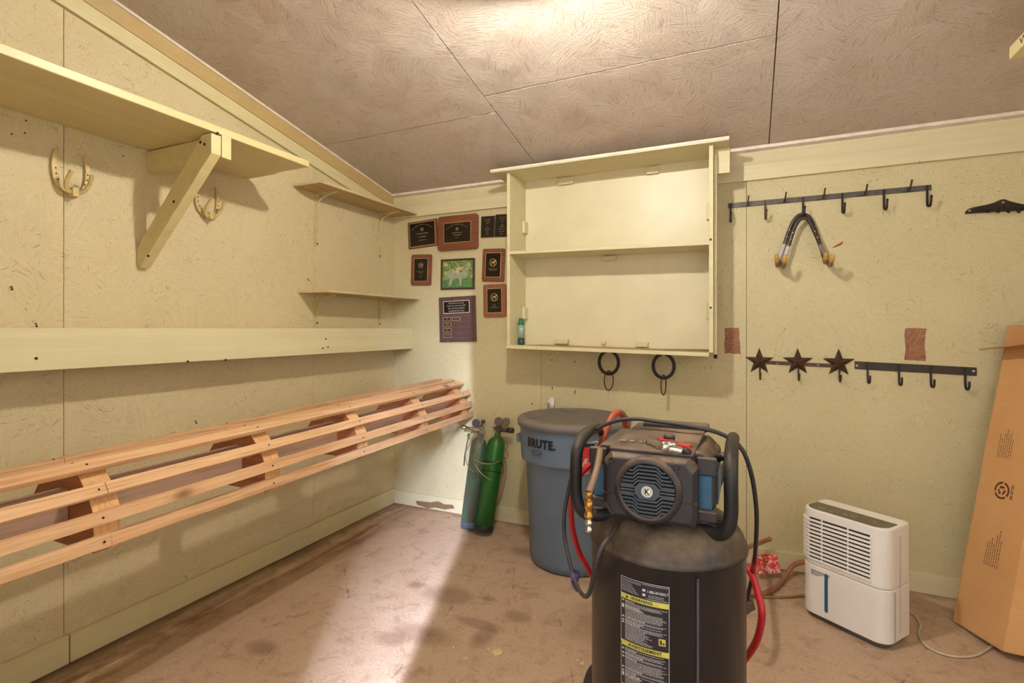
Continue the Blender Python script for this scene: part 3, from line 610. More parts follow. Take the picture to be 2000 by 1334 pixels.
# utility hooks hanging from third hook
M_coat = plain('dark_coating', (58, 46, 42), .28, .1, .15); M_tip = plain('yellow_tip', (196, 160, 78), .5); M_lab = plain('pale_label', (196, 190, 200), .5, 0, .12, 120); M_foam = plain('tip_foam', (132, 112, 88), .7)
xh = B(1568, 415).x
def ukook(pts, tips, off, label):
    c = B(*pts[len(pts)//2], off); t = thing('utility_hook', c, label, 'hook', 'pair of nested utility hooks on the iron rail')
    ctl = [B(x, y, off) for x, y in pts]
    MB().tube(catmull(ctl, 6), .0092, 12).build('rod', M_coat, t)
    for end, (tx_, ty_) in zip((ctl[0], ctl[-1]), tips):
        tip = B(tx_, ty_-3, off+.10); mid = (end+tip)/2+Vector((0, -.016, -.032))
        p = catmull([end, mid, tip], 5); MB().tube(p[:-2], .0098, 12).build('prong', M_foam, t); MB().tube(p[-4:], .0112, 12).ball(p[-1], .0112, 12).build('tip', M_tip, t)
    cc = catmull(ctl, 12)
    MB().tube(cc[3:14], .0098, 12).build('label_sleeve', M_lab, t)
    n = len(cc); MB().tube(cc[n-16:n-6:2], .0096, 12).build('print_sleeve', plain('print_sleeve', (120, 116, 116), .5, 0, .7, 220, 0), t)
    for k in (17, 21, n-20, n-24): MB().ball(cc[k]+Vector((0, -.009, 0)), .005, 8).build('rivet', M_screw, t)
ukook([(1519, 514), (1531, 480), (1545, 442), (1556, 424), (1568, 419), (1580, 424), (1589, 441), (1602, 478), (1610, 505)], [(1517, 503), (1613, 500)], .028, 'bent dark-coated utility hook hung from the rail, outer one of the nested pair')
ukook([(1527, 517), (1539, 484), (1551, 447), (1561, 430), (1570, 426), (1579, 430), (1590, 450), (1605, 486), (1616, 512)], [(1533, 504), (1626, 503)], .05, 'bent dark-coated utility hook hung from the rail, inner one of the nested pair')
# ornamental bracket right
bk = thing('ornate_bracket', B(1960, 405), 'black scalloped iron bracket plate screwed high on the wall at the right edge', 'bracket')
pts = [(1884, 418), (1885, 413), (1892, 408), (1908, 404), (1925, 401), (1940, 397), (1952, 391), (1960, 390), (1968, 393), (1978, 396), (1992, 399), (2010, 402), (2030, 408), (2036, 412), (2036, 410), (1990, 412), (1950, 414), (1915, 416)]
MB().prism([B(x, y) for x, y in pts], (0, -.012, 0)).build('plate', plain('black_iron', (50, 40, 34), .4, .4, .5, 90, .4), bk, bevel=.002)
MB().prism([B(x, y, .012) for x, y in [(1888, 415), (1905, 409), (1930, 405), (1950, 402), (1955, 406), (1930, 410), (1905, 414)]], (0, -.004, 0)).build('relief', M_iron, bk, bevel=.001)
MB().prism([B(x, y, .012) for x, y in [(1962, 402), (1985, 404), (2010, 405), (2010, 409), (1985, 408), (1960, 408)]], (0, -.004, 0)).build('relief', M_iron, bk, bevel=.001)
for q in ((1894, 412), (1959, 395)): MB().lathe([(.006, 0), (.005, .003), (.001, .004)], B(*q, .012), (0, -1, 0), 12).build('screw', M_screw, bk)
for px in (1925, 1945, 1965, 1985): 
    x = B(px, 415).x; z = B(px, 415).z
    MB().tube(catmull([(x, -.008, z+.006), (x, -.02, z-.004), (x, -.035, z-.004), (x, -.045, z+.012)], 4), .003, 6).build('prong', M_iron, bk)
# star rack
sr = thing('star_hook_rack', B(1560, 712), 'rusty brown iron rack with three raised stars and small hooks', 'rack')
a, b = B(1483, 707), B(1640, 715)
MB().hexa([a+Vector((0, -.005, -.009)), b+Vector((0, -.005, -.009)), b+Vector((0, 0, -.009)), a+Vector((0, 0, -.009)), a+Vector((0, -.005, .009)), b+Vector((0, -.005, .009)), b+Vector((0, 0, .009)), a+Vector((0, 0, .009))]).build('bar', M_star, sr)
for px, py in ((1483, 706), (1558, 707), (1638, 709)):
    c = B(px, py, .006); rr = .073; pts = []
    for k in range(10):
        r = rr if k % 2 == 0 else rr*.40; a = math.pi/2+k*math.pi/5; pts.append(c+Vector((r*math.cos(a), 0, r*math.sin(a))))
    MB().add(pts+[c+Vector((0, -.024, 0)), c+Vector((0, .003, 0))], [(k, (k+1) % 10, 10) for k in range(10)]+[((k+1) % 10, k, 11) for k in range(10)]).build('star', M_star, sr)
    x, z = c.x+.003, c.z
    MB().tube(catmull([(x, -.008, z-.03), (x, -.010, z-.075), (x+.001, -.022, z-.094), (x+.002, -.036, z-.082), (x+.002, -.040, z-.066)], 4), .0042, 8).ball((x+.002, -.040, z-.062), .006, 10).build('hook', M_star, sr)
for q in ((1518, 710), (1598, 713)): MB().lathe([(.005, 0), (.004, .002), (.001, .003)], B(*q, .005), (0, -1, 0), 10).build('screw', M_screw, sr)
hs = thing('hook_strip', B(1788, 716), 'flat dark iron strip with four small hooks beside the stars', 'rack')
a, b = B(1669, 713), B(1907, 726); up = Vector((0, 0, .0195)); d = Vector((0, -.005, 0))
MB().hexa([a-up+d, b-up+d, b-up, a-up, a+up+d, b+up+d, b+up, a+up]).build('bar', plain('strip_iron', (62, 54, 50), .55, .4, .2, 80, .3), hs, bevel=.001)
for px in (1694, 1755, 1817, 1884):
    t_ = (px-1669)/238; z = a.z+(b.z-a.z)*t_; x = B(px, 716).x
    MB().sweep(catmull([(x, -.008, z+.013), (x, -.009, z-.05), (x, -.016, z-.078), (x+.002, -.032, z-.084), (x+.003, -.046, z-.070), (x+.003, -.048, z-.045)], 4), (1, 0, 0), .005, .008).build('hook', M_iron, hs)
    nail((x, -.005, z+.010), (0, -1, 0), .004, .003, hs)
for q in ((1674, 714), (1902, 725)): MB().lathe([(.007, 0), (.006, .002), (.001, .003)], B(*q, .005), (0, -1, 0), 12).build('screw', M_screw, hs)
# right-hand shelf board with handwriting on the edge
rs = thing('lettered_shelf', (3.4, -1.5, 2.2), 'cream shelf board high at the right edge with handwritten letters on its edge', 'shelf')
a = P(1971, 117, 'x', 3.15); b_ = P(1969, 95, 'x', 3.15)
MB().box((3.15, -2.6, a.z), (XR-.002, a.y, b_.z)).build('board', painted_wood('lettered_board', (224, 212, 160), 'y', .5, .2), rs, bevel=.002)
zc_ = (a.z+b_.z)/2
text('WHITE', .032, lambda x, y: Vector((3.1492, a.y-.075-x, zc_+y)), 1.5, 'LEFT').build('handwriting', plain('pencil', (60, 56, 40), .8), rs, fixn=False)
MB().box((3.55, -2.5, a.z-.12), (XR-.002, -2.46, a.z-.001)).build('bracket', M_shelf, rs)
# ================================================================= TRASH CAN
tc = Vector((1.475, -.345, 0))
t = thing('trash_can', tc, 'tall round blue-grey plastic trash can with a dusty lid against the back wall', 'can')
M_can = plain('grey_plastic', (100, 118, 140), .42, 0, .06, 12, .05, .5, (116, 100, 84), .35); M_lid = plain('lid_plastic', (104, 106, 108), .5, 0, .06, 12, .05, .5, (132, 112, 90), .8)
MB().lathe([(.215, .0), (.232, .012), (.238, .05), (.262, .555), (.264, .558), (.287, .562), (.288, .57), (.294, .735), (.298, .745)], tc, seg=64).build('body', M_can, t)
MB().lathe([(.300, .738), (.307, .740), (.309, .766), (.300, .778), (.268, .784), (.262, .780), (.252, .772), (.200, .771), (.175, .771), (.165, .767), (.08, .767), (.001, .768)], tc, seg=64).build('lid', M_lid, t)
for k in range(8):   # raised wedge ribs of the lid
    a = math.radians(22.5+45*k); pts = []
    for rr, da in ((.255, -.22), (.255, .22), (.19, .14), (.19, -.14)): pts.append(tc+Vector((rr*math.cos(a+da), rr*math.sin(a+da), .7715)))
    if k % 2 == 0: MB().prism(pts, (0, 0, .006)).build('rib', M_lid, t, bevel=.003)
for sgn in (-1,):
    aa = math.radians(186); p = tc+Vector((math.cos(aa)*.30, math.sin(aa)*.30, .62)); u = Vector((-math.sin(aa), math.cos(aa), 0))
    MB().obox(p+Vector((0, 0, .03)), u*.06, Vector((math.cos(aa), math.sin(aa), 0))*.014, (0, 0, .022)).build('handle', M_can, t, bevel=.006)
def ccmap(c, px, r, z0):   # angle on cylinder whose surface shows at photo column px
    best = min((abs(px-(1000+FP*((q-CAM).dot(R_))/((q-CAM).dot(F_)))), an) for an in [i*.01-1.5 for i in range(300)] for q in [Vector((c.x+r*math.sin(an), c.y-r*math.cos(an), 1))])
    return cylmap(c, r, best[1], z0)
M_ink = plain('black_ink', (20, 18, 20), .5)
rB = .2955
mpz = ccmap(tc, 1054, rB, .672); text('BRUTE.', .060, mpz, .88, bold=.045).build('lettering', M_ink, t, fixn=False)
base = ccmap(tc, 1048, rB, .628); lg_ = MB(); N = 24; outer = [(.038*math.cos(a), .013*math.sin(a)) for a in [2*math.pi*k/N for k in range(N)]]; inner = [(x*.92, y*.8) for x, y in outer]
lg_.add([base(*p) for p in outer+inner], [(k, (k+1) % N, N+(k+1) % N, N+k) for k in range(N)])
lg_ = merge(lg_, text('Rubbermaid', .0125, base), text('Commercial Products', .008, lambda x, y: base(x, y-.019))); lg_.build('logo', M_ink, t, fixn=False)
# white pipe stub behind lid
pv = thing('pvc_pipe', B(1078, 790, .02), 'short white plastic pipe elbow on the wall behind the trash can lid', 'pipe'); M_pvc = plain('white_plastic', (226, 222, 216), .4)
p = B(1078, 783, .03); MB().cyl(p+Vector((0, 0, -.05)), p+Vector((0, 0, .012)), .017).ball(p+Vector((0, 0, .012)), .0175, 14).build('pipe', M_pvc, pv)
MB().cyl(p+Vector((0, 0, -.006)), p+Vector((-.028, 0, -.006)), .015).build('elbow', M_pvc, pv); MB().cyl(p+Vector((0, .03, 0)), p, .012).build('stub', M_pvc, pv)
# ================================================================= GAS CYLINDERS
def cylinder(bot, top, r, m, cap, label, off2, ms):
    bot, top = Vector(bot), Vector(top); ax = (top-bot).normalized(); Ln = (top-bot).length
    t = thing('gas_cylinder', bot, label, 'cylinder', 'gas cylinders leaning on the back wall')
    MB().lathe([(r*.82, 0), (r*.95, .006), (r, .02), (r, .035)], bot, ax, 32).build('foot', cap, t)
    MB().lathe([(r, .035), (r, Ln-.06), (r*.93, Ln-.035), (r*.7, Ln-.012), (r*.36, Ln), (r*.3, Ln+.015), (r*.3, Ln+.03)], bot, ax, 32).build('body', m, t)
    nk = bot+ax*(Ln+.03); MB().lathe([(.017, 0), (.017, .012), (.012, .014), (.012, .045), (.006, .047), (.006, .06)], nk, ax, 16).build('valve', ms, t)
    return t, nk, ax
def cyl_dirt(name, rgb, d, amt):
    tt = NT(name); v = tt.coord(); n = tt.noise(v, 6, 6, .7, .5); n2 = tt.noise(v, 60, 3)
    col = tt.mix(tt.math('MULTIPLY', tt.ramp(n, .42, .6), amt), lin(rgb), lin(d)); col = tt.mix(tt.math('MULTIPLY', tt.ramp(n2, .6, .7), .3), col, tuple(x*.6 for x in lin(d)))
    return tt.out(col, .42, .1)
M_grn = cyl_dirt('green_paint', (38, 106, 36), (30, 80, 30), .6); M_teal = cyl_dirt('teal_paint', (92, 128, 112), (112, 98, 92), .95)
M_gcap = plain('dark_foot', (30, 36, 26), .6); M_bcap = plain('blue_foot', (86, 98, 124), .6); M_tar = plain('tarnished', (110, 98, 92), .4, .7)
gt, gn, gx = cylinder((.875, -.270, .022), (.880, -.085, .565), .0575, M_grn, M_gcap, 'bright green gas cylinder leaning on the back wall beside the trash can', 0, M_tar)
et, en, ex = cylinder((.765, -.255, .018), (.748, -.075, .545), .0535, M_teal, M_bcap, 'weathered teal and grey gas cylinder left of the green one', 0, M_steel)
# regulators with gauges
MB().cyl(en+ex*.022+Vector((-.11, -.03, .012)), en+ex*.022+Vector((.02, .0, -.006)), .0115).cyl(en+ex*.022+Vector((-.125, -.033, .014)), en+ex*.022+Vector((-.10, -.027, .012)), .016).obox(en+ex*.02, (.02, 0, 0), (0, .016, 0), (0, 0, .022)).build('regulator', M_steel, et, bevel=.002)
def gauge(c, d, r, par, m): 
    d = Vector(d).normalized(); MB().lathe([(r*.9, -.010), (r, -.006), (r, .008), (r*.88, .010)], c, d, 20).build('gauge', m, par)
gauge(en+ex*.05+Vector((-.045, .01, .012)), (.3, -1, .2), .026, et, plain('dusty_blue', (86, 84, 104), .6)); gauge(en+ex*.045+Vector((.01, .008, .03)), (.8, -.6, .2), .014, et, M_tar)
MB().cyl(gn+ex*.02+Vector((-.03, 0, 0)), gn+ex*.02+Vector((.085, -.005, .0)), .012).obox(gn+gx*.02, (.018, 0, 0), (0, .015, 0), (0, 0, .018)).build('regulator', M_tar, gt, bevel=.002)
MB().cyl(gn+gx*.02+Vector((.07, -.006, 0)), gn+gx*.02+Vector((.108, -.010, .0)), .017).build('valve_knob', plain('black_knob', (36, 40, 42), .45), gt)
gauge(gn+gx*.04+Vector((.0, -.0, .028)), (.2, -1, .25), .028, gt, M_tar); gauge(gn+gx*.05+Vector((.045, .01, .018)), (-.2, -1, .3), .025, gt, plain('gauge_rust', (120, 98, 80), .5))
MB().tube(arc_u(gn+Vector((.033, -.06, -.065)), .014, (1, 0, 0), (0, 0, 1), 0, 2*math.pi, 16)[:-1], .002, 6, True).build('tag_ring', M_brass, gt)
def band(bot, top, fr, r, par): bot, top = Vector(bot), Vector(top); ax = (top-bot).normalized(); MB().lathe([(r, -.004), (r+.001, 0), (r, .004)], bot+(top-bot)*fr, ax, 32, cap=False).build('band', M_gcap, par)
band((.875, -.270, .022), (.880, -.085, .565), .72, .0577, gt); band((.875, -.270, .022), (.880, -.085, .565), .62, .0577, gt)
# welding hoses
M_tan = plain('tan_hose', (158, 130, 96), .5, 0, .15); M_dkh = plain('brown_hose', (112, 78, 56), .5)
wh = thing('welding_hose', gn, 'thin tan hoses looped around the two gas cylinders', 'hose')
def hz(m, r, pts, nm='hose'): MB().tube(catmull([B(x, y, o_) for x, y, o_ in pts], 6), r, 8).build(nm, m, wh)
hz(M_tan, .0033, [(962, 833, .13), (974, 856, .10), (980, 885, .10), (976, 900, .15), (958, 906, .22), (940, 904, .23), (926, 896, .23), (930, 880, .2)])
hz(M_tan, .0033, [(949, 842, .14), (943, 862, .22), (930, 884, .23), (926, 902, .24), (936, 920, .25), (955, 936, .24), (972, 937, .12), (984, 922, .05), (980, 900, .05), (974, 882, .07), (970, 850, .10)])
hz(M_tan, .0033, [(922, 842, .17), (912, 864, .2), (909, 890, .22), (914, 910, .22), (926, 923, .22)])
hz(M_tan, .0026, [(972, 850, .10), (978, 880, .05), (988, 905, .02), (987, 935, .02), (980, 965, .015), (972, 985, .012), (962, 992, .012)])
hz(M_dkh, .0033, [(968, 845, .12), (975, 862, .1), (976, 890, .08), (975, 920, .06), (970, 940, .03), (963, 955, .015)])
hz(M_tan, .0026, [(976, 858, .08), (986, 862, .03), (991, 874, .02), (982, 876, .03), (976, 872, .05)])
hz(M_tan, .0026, [(976, 880, .05), (986, 876, .03), (992, 886, .02), (989, 896, .02), (984, 892, .02)])
hz(M_dkh, .0045, [(916, 848, .15), (913, 862, .10), (910, 876, .04), (908, 888, .02)]); hz(plain('dark_torch', (40, 36, 34), .5), .0035, [(908, 884, .02), (907, 898, .015), (906, 909, .012)], 'torch_tip')
p = B(927, 928, .22); MB().obox(p, (.006, 0, -.001), (0, .005, 0), (-.003, 0, .016)).build('clip', M_steel, wh, bevel=.001)
p = B(915, 847, .16); MB().cyl(p, p+Vector((.002, 0, -.035)), .007).build('green_fitting', M_grn, wh)
# ================================================================= COMPRESSOR
cx, cy = 2.142, -1.613; K = Vector((cx, cy, 0)); TR = .2
cp = thing('air_compressor', K, 'dusty black upright air compressor with round fan grille and foam handles', 'compressor')
def dusty(name, rgb, amt=.8, rough=.38, d=(118, 98, 78)): return plain(name, rgb, rough, 0, .15, 20, .05, .3, d, amt)
M_tank = dusty('tank_black', (20, 20, 24), 1.0, .30, (124, 106, 86)); M_shr = dusty('shroud_black', (38, 35, 38), .85, .36, (142, 118, 96)); M_blue = dusty('blue_panel', (44, 84, 112), .3, .4); M_foamb = dusty('handle_foam', (30, 29, 31), .55, .42, (96, 84, 72))
M_navy = plain('grille_plastic', (52, 62, 72), .45, 0, .1, 30, .05, .5, (110, 100, 88), .4)
MB().lathe([(.10, .135), (.17, .15), (.195, .18), (TR, .21), (TR, .682), (TR+.004, .686), (TR+.005, .694), (TR+.001, .702), (.1985, .708), (.194, .722), (.183, .739), (.163, .756), (.135, .769), (.10, .779), (.05, .785), (.001, .787)], K, seg=72).build('tank', M_tank, cp)
a = math.radians(8)
for an in (.50,): MB().sweep([K+Vector((TR*math.sin(an), -TR*math.cos(an), z)) for z in (.21, .44, .675)], Vector((math.cos(an), math.sin(an), 0)), .003, .006).build('weld_seam', plain('weld', (92, 88, 98), .35, .5), cp)
# post and collar under the shroud
MB().cyl(K+Vector((-.045, -.10, .765)), K+Vector((-.045, -.10, .82)), .017).lathe([(.03, .768), (.03, .776), (.02, .782)], K+Vector((-.045, -.10, 0))).build('post', M_shr, cp)
MB().box((cx-.12, cy-.10, .775), (cx+.12, cy+.08, .80)).build('mount_plate', M_shr, cp, bevel=.004)
# shroud: rear body (wide), front cover
yF = -1.785; z0, z1 = .786, .956
def octprism(x0, x1, y, y2, zb_, zt, cxx, cz, m, nm, par, bev=.004):
    pts = [(x0+cxx, y, zb_), (x1-cxx, y, zb_), (x1, y, zb_+cz), (x1, y, zt-cz), (x1-cxx, y, zt), (x0+cxx, y, zt), (x0, y, zt-cz), (x0, y, zb_+cz)]
    return MB().prism(pts, (0, y2-y, 0)).build(nm, m, par, bevel=bev)
sh = octprism(1.964, 2.276, -1.735, -1.50, .80, .958, .03, .03, M_shr, 'rear_shell', cp, .006)
# blue side panels set in the rear shell front and sides
for x0, x1 in ((1.975, 2.005), (2.235, 2.266)): MB().box((x0, -1.7375, .822), (x1, -1.7345, .905)).build('blue_panel', M_blue, cp, bevel=.001)
for x in (1.9625, 2.2775): MB().box((x-.0015, -1.71, .83), (x+.0015, -1.56, .91)).build('blue_panel', M_blue, cp, bevel=.001)
for x0, x1 in ((1.965, 2.012), (2.232, 2.278)):
    MB().box((x0, -1.75, .906), (x1, -1.735, .95)).build('shell_cap', M_shr, cp, bevel=.004); MB().box((x0, -1.75, .795), (x1, -1.735, .822)).build('shell_foot', M_shr, cp, bevel=.004)
fc = MB()
xa, xb = 2.010, 2.236
# front cover with sloping top edge and chamfered sides
for y, i in ((yF, 0), (-1.735, 1)): pass
outl = lambda ins, y: [(xa+.02+ins, y, z0+ins), (xb-.006-ins, y, z0+ins), (xb-ins, y, z0+.02+ins), (xb-ins, y, z1-.03-ins), (xb-.018-ins, y, z1-.008-ins), (xa+.018+ins, y, z1-.008-ins), (xa+ins, y, z1-.03-ins), (xa+ins, y, z0+.03+ins)]
A0, A1, A2 = outl(.010, yF), outl(0, yF+.012), outl(-.002, -1.734)
n = 8; vs = A0+A1+A2; fs = [tuple(range(8))[::-1], tuple(range(16, 24))]
for l in (0, 8):
    for k in range(8): fs.append((l+k, l+(k+1) % 8, l+8+(k+1) % 8, l+8+k))
fc.add(vs, fs); fcov = fc.build('front_cover', M_shr, cp, bevel=.003)
MB().box((xa-.001, -1.80+.013, z0+.058), (xb+.001, -1.736, z0+.0615)).build('cover_seam', M_tank, cp)
# top deck
MB().prism([(xa+.01, -1.76, .945), (xb-.01, -1.76, .945), (xb+.004, -1.52, .972), (xa+.04, -1.52, .972)], (0, 0, .012)).build('top_deck', M_shr, cp, bevel=.004)
MB().box((xa+.06, -1.56, .975), (xb+.01, -1.50, .992)).build('rear_ledge', M_shr, cp, bevel=.005)
# embossed silver lettering blocks on the deck
for i, (x, wl_) in enumerate([(2.045, .016), (2.068, .014), (2.09, .008), (2.108, .02), (2.134, .018)]):
    MB().obox((x, -1.705+.002*i, .9655), (wl_/2, 0, 0), (0, .004, .0004), (0, -.00005, .0008)).build('raised_letter', M_screw, cp)
# fan grille
fcn = Vector((2.123, yF, .866)); fr = .0645
MB().lathe([(fr+.018, -.006), (fr+.016, .008), (fr+.006, .014), (fr+.001, .013), (fr, .004)], fcn, (0, -1, 0), 56, cap=False).build('grille_ring', M_shr, cp)
MB().lathe([(fr+.001, .0025), (.001, .0025)], fcn, (0, -1, 0), 48, cap=False).build('grille_back', plain('grille_dark', (10, 10, 12), .8), cp)
def chordbar(yo, step):     # zig-zag louver across the disc, raised in the middle
    hw = math.sqrt(max(fr*fr-yo*yo, 0)); pts = []
    s = 1 if yo > 0 else -1
    for x in (-hw, -.034, -.022, .022, .034, hw):
        if abs(x) > hw-1e-6 and abs(x) < .034: continue
        z = yo+(s*.012 if abs(x) < .03 else 0)
        if math.hypot(x, z) > fr+.001: z = s*math.sqrt(max(fr*fr-x*x, 0))
        pts.append(fcn+Vector((x, -.008, z)))
    return pts
for yo in [-.054, -.045, -.036, -.027, -.018, .018, .027, .036, .045, .054]:
    p = chordbar(yo-(.006 if yo > 0 else -.006), 0)
    if len(p) > 1: MB().sweep(p, (0, 1, 0), .0042, .008).build('louver', M_navy, cp)
for yo in (-.0075, 0, .0075):
    hw = math.sqrt(fr*fr-yo*yo)
    for s in (-1, 1): MB().box((fcn.x+s*.026, yF-.012, fcn.z+yo-.002), (fcn.x+s*hw, yF-.004, fcn.z+yo+.002)).build('louver', M_navy, cp)
hexp = [(-.03, -.008), (-.018, -.02), (.018, -.02), (.03, -.008), (.03, .008), (.018, .02), (-.018, .02), (-.03, .008)]
MB().prism([fcn+Vector((x, -.003, z)) for x, z in hexp], (0, -.011, 0)).build('hub_plate', M_navy, cp, bevel=.001)
MB().lathe([(.0135, 0), (.0135, .0006), (.0105, .0006), (.0105, 0)], fcn+Vector((0, -.0142, 0)), (0, -1, 0), 32, cap=False).build('logo_ring', M_pvc, cp)
MB().lathe([(.0095, 0), (.0095, .0008), (.001, .0008)], fcn+Vector((0, -.0142, 0)), (0, -1, 0), 24, cap=False).build('logo_disc', M_pvc, cp)
mb = text('K', .017, lambda x, y: fcn+Vector((x, -.0155, y)), bold=.04); mb.build('logo_letter', M_ink, cp, fixn=False)
MB().prism([fcn+Vector((x, -.0005, z)) for x, z in [(-.055, -.0635), (-.03, -.064), (.03, -.064), (.055, -.0635), (.0, -.078)]], (0, -.006, 0)).build('ring_foot', M_shr, cp)
for x in (2.034, 2.190):
    z = z1-.026; MB().lathe([(.0085, 0), (.008, .002), (.0055, .0025), (.005, .0005), (.001, .0005)], (x, yF+.001, z), (0, -1, 0), 18, cap=False).build('bolt_recess', M_tank, cp)
# handles
def handle(x, ytop, label=None):
    y = -1.735
    zt, zl = (.955, .765)
    pts = [(x, y+.21, zt+.005), (x, y+.14, zt+.008), (x, y+.055, zt), (x, y+.012, zt-.022), (x, y, zt-.06), (x, y, zl+.05), (x+(.012 if x < cx else -.010), y+.004, zl+.012), (x+(.035 if x < cx else -.035), y+.02, zl-.006), (x+(.085 if x < cx else -.085), y+.05, .757)]
    MB().tube(catmull(pts, 6), .0165, 14).build('handle_grip', M_foamb, cp)
    q = Vector(pts[0]); MB().tube(catmull([q, q+Vector((0, .04, -.02)), q+Vector((.02 if x < cx else -.02, .06, -.09)), Vector((x+(.07 if x < cx else -.07), y+.20, .75))], 5), .011, 10).build('handle_tube', M_tank, cp)
handle(1.925, 0); handle(2.308, 0)
MB().cyl((2.270, -1.66, .93), (2.308, -1.66, .945), .010).build('strut', M_tank, cp)
MB().prism([(2.20, -1.70, .775), (2.30, -1.66, .76), (2.29, -1.60, .75), (2.18, -1.62, .785)], (0, 0, .02)).build('tank_bracket', M_shr, cp, bevel=.004)
# wheels and front feet
for s in (-1, 1):
    w0 = K+Vector((s*.225, .10, .105)); w_ = MB().lathe([(.03, -.028), (.095, -.026), (.105, -.018), (.105, .018), (.095, .026), (.03, .028)], w0, (1, 0, 0), 32).build('wheel', plain('rubber', (52, 40, 32), .8), cp)
    MB().lathe([(.001, -.03), (.03, -.03), (.03, .03), (.001, .03)], w0, (1, 0, 0), 16).build('hub', M_shr, w_)
    MB().box(K+Vector((s*.12-.02, -.16, 0)), K+Vector((s*.12+.02, -.12, .17))).build('foot', M_tank, cp, bevel=.004)
MB().cyl(K+Vector((-.23, .10, .105)), K+Vector((.23, .10, .105)), .012).build('axle', M_tank, cp); MB().box(K+Vector((-.05, .04, .10)), K+Vector((.05, .14, .17))).build('axle_mount', M_tank, cp)
# warning label wrapped on the tank
M_lblk = plain('label_navy', (30, 30, 42), .35); M_yel = plain('label_yellow', (196, 190, 84), .4); M_wht = plain('label_white', (200, 198, 196), .45)
def angat(px): return min((abs(px-(1000+FP*((q-CAM).dot(R_))/((q-CAM).dot(F_)))), an) for an in [i*.005-1.6 for i in range(500)] for q in [Vector((cx+TR*math.sin(an), cy-TR*math.cos(an), 1))])[1]
aL, aR = angat(1213), angat(1307); ztop = .652
lw = (aR-aL)*TR; mpl = lambda x, y, d=.0006: Vector((cx+(TR+d)*math.sin(aL+x/TR), cy-(TR+d)*math.cos(aL+x/TR), ztop+y))
def lrect(mb, x0, x1, ya, yb, d):
    n = max(1, int((x1-x0)/.008)); vs = [mpl(x0+(x1-x0)*i/n, y, d) for i in range(n+1) for y in (ya, yb)]
    mb.add(vs, [(2*i, 2*i+2, 2*i+3, 2*i+1) for i in range(n)])
LH = .40
m1 = MB(); lrect(m1, 0, lw, -LH, 0, .0005); lab = m1.build('warning_label', M_wht, cp, fixn=False)
m1 = MB(); lrect(m1, .0012, lw-.0012, -LH+.001, -.0012, .0008); m1.build('label_field', M_lblk, lab, fixn=False)
m1 = MB()
bands = [(-.040, -.0525, 'WARNING', .46), (-.155, -.168, 'AVERTISSEMENT', .52), (-.290, -.303, 'ADVERTENCIA', .5)]
for a, b, s_, fx in bands:
    m1 = MB(); lrect(m1, .0012, lw-.0012, b, a, .0011); m1.build('label_band', M_yel, lab, fixn=False)
m1 = MB()
for a, b, s_, fx in bands:
    m1 = merge(m1, text(s_, .0105, lambda x, y: mpl(lw*fx+x, (a+b)/2+y, .0016), 1.0, bold=.03))
    x_ = lw*fx-len(s_)*.0042-.008; m1.add([mpl(x_-.004, b+.003, .0016), mpl(x_+.004, b+.003, .0016), mpl(x_, a-.002, .0016)], [(0, 1, 2)])
m1.build('label_heading', M_ink, lab, fixn=False)
m1 = text('1-888-3KOBALT', .0090, lambda x, y: mpl(lw*.775+x, -.019+y, .0014), .76, bold=.02)
rnd = random.Random(3)
def fine(x0, x1, y, h=.0011):
    x = x0
    while x < x1:
        l = rnd.uniform(.002, .008); lrect(m1, x, min(x+l, x1), y-h/2, y+h/2, .0012); x += l+.0011
for y in (-.005, -.0085): fine(.003, lw*.45, y)
for k, y in enumerate([-.013, -.017, -.021, -.025, -.029, -.033]): fine(.003, lw*(.25+.03*k), y)
fine(lw*.48, lw-.003, -.004); fine(lw*.6, lw*.9, -.028); fine(lw*.6, lw*.9, -.032); fine(lw*.55, lw*.97, -.0365)
for y in (-.018, -.029): lrect(m1, lw*.48, lw*.54, y-.003, y+.003, .0013)
for a, b in ((-.0525, -.155), (-.168, -.290), (-.303, -.398)):
    y = a-.004
    while y > b+.004:
        bold = rnd.random() < .25; ln = rnd.uniform(.82, .97) if y > b+.035 else rnd.uniform(.5, .7)
        if bold: lrect(m1, .004, .010, y-.0024, y+.001, .0013); fine(.013, .013+lw*rnd.uniform(.2, .45), y, .0019)
        else: fine(.013, lw*ln, y)
        y -= .00285
m1.build('label_print', M_wht, lab, fixn=False)
for yb_ in (-.135, -.270):
    m1 = MB(); lrect(m1, lw*.80, lw*.93, yb_-.006, yb_+.010, .0014); m1.build('pictogram', M_yel, lab, fixn=False)
    m1 = MB(); lrect(m1, lw*.82, lw*.86, yb_-.003, yb_+.007, .0018); lrect(m1, lw*.875, lw*.91, yb_-.003, yb_+.002, .0018); m1.build('pictogram_mark', M_lblk, lab, fixn=False)
# ---- things lying on the compressor
def DP_(px, py, z): return FL(px, py, z)
bg = thing('blow_gun', FL(1310, 874, .985), 'silver air blow gun lying on top of the compressor', 'tool')
pts = [FL(1266, 864, .987), FL(1284, 869, .990), FL(1300, 873, .990), FL(1318, 877, .988), FL(1334, 881, .986)]
MB().tube(catmull(pts, 4), [.0075, .0075, .0075, .009, .010, .010, .010, .011, .0115, .012, .011, .010, .009, .0085, .008, .0075, .007], 12).build('barrel', M_steel, bg)
MB().cyl(FL(1300, 868, 1.0), FL(1322, 868, 1.0), .006).ball(FL(1298, 872, .995), .012, 12).build('trigger', M_steel, bg)
MB().tube([FL(1333, 880, .986), FL(1349, 884, .985)], [.009, .005], 12).build('nozzle', plain('black_nozzle', (28, 26, 26), .5), bg)
rt = thing('red_tool', FL(1320, 866, .99), 'small red handled tool with a black knob behind the blow gun', 'tool')
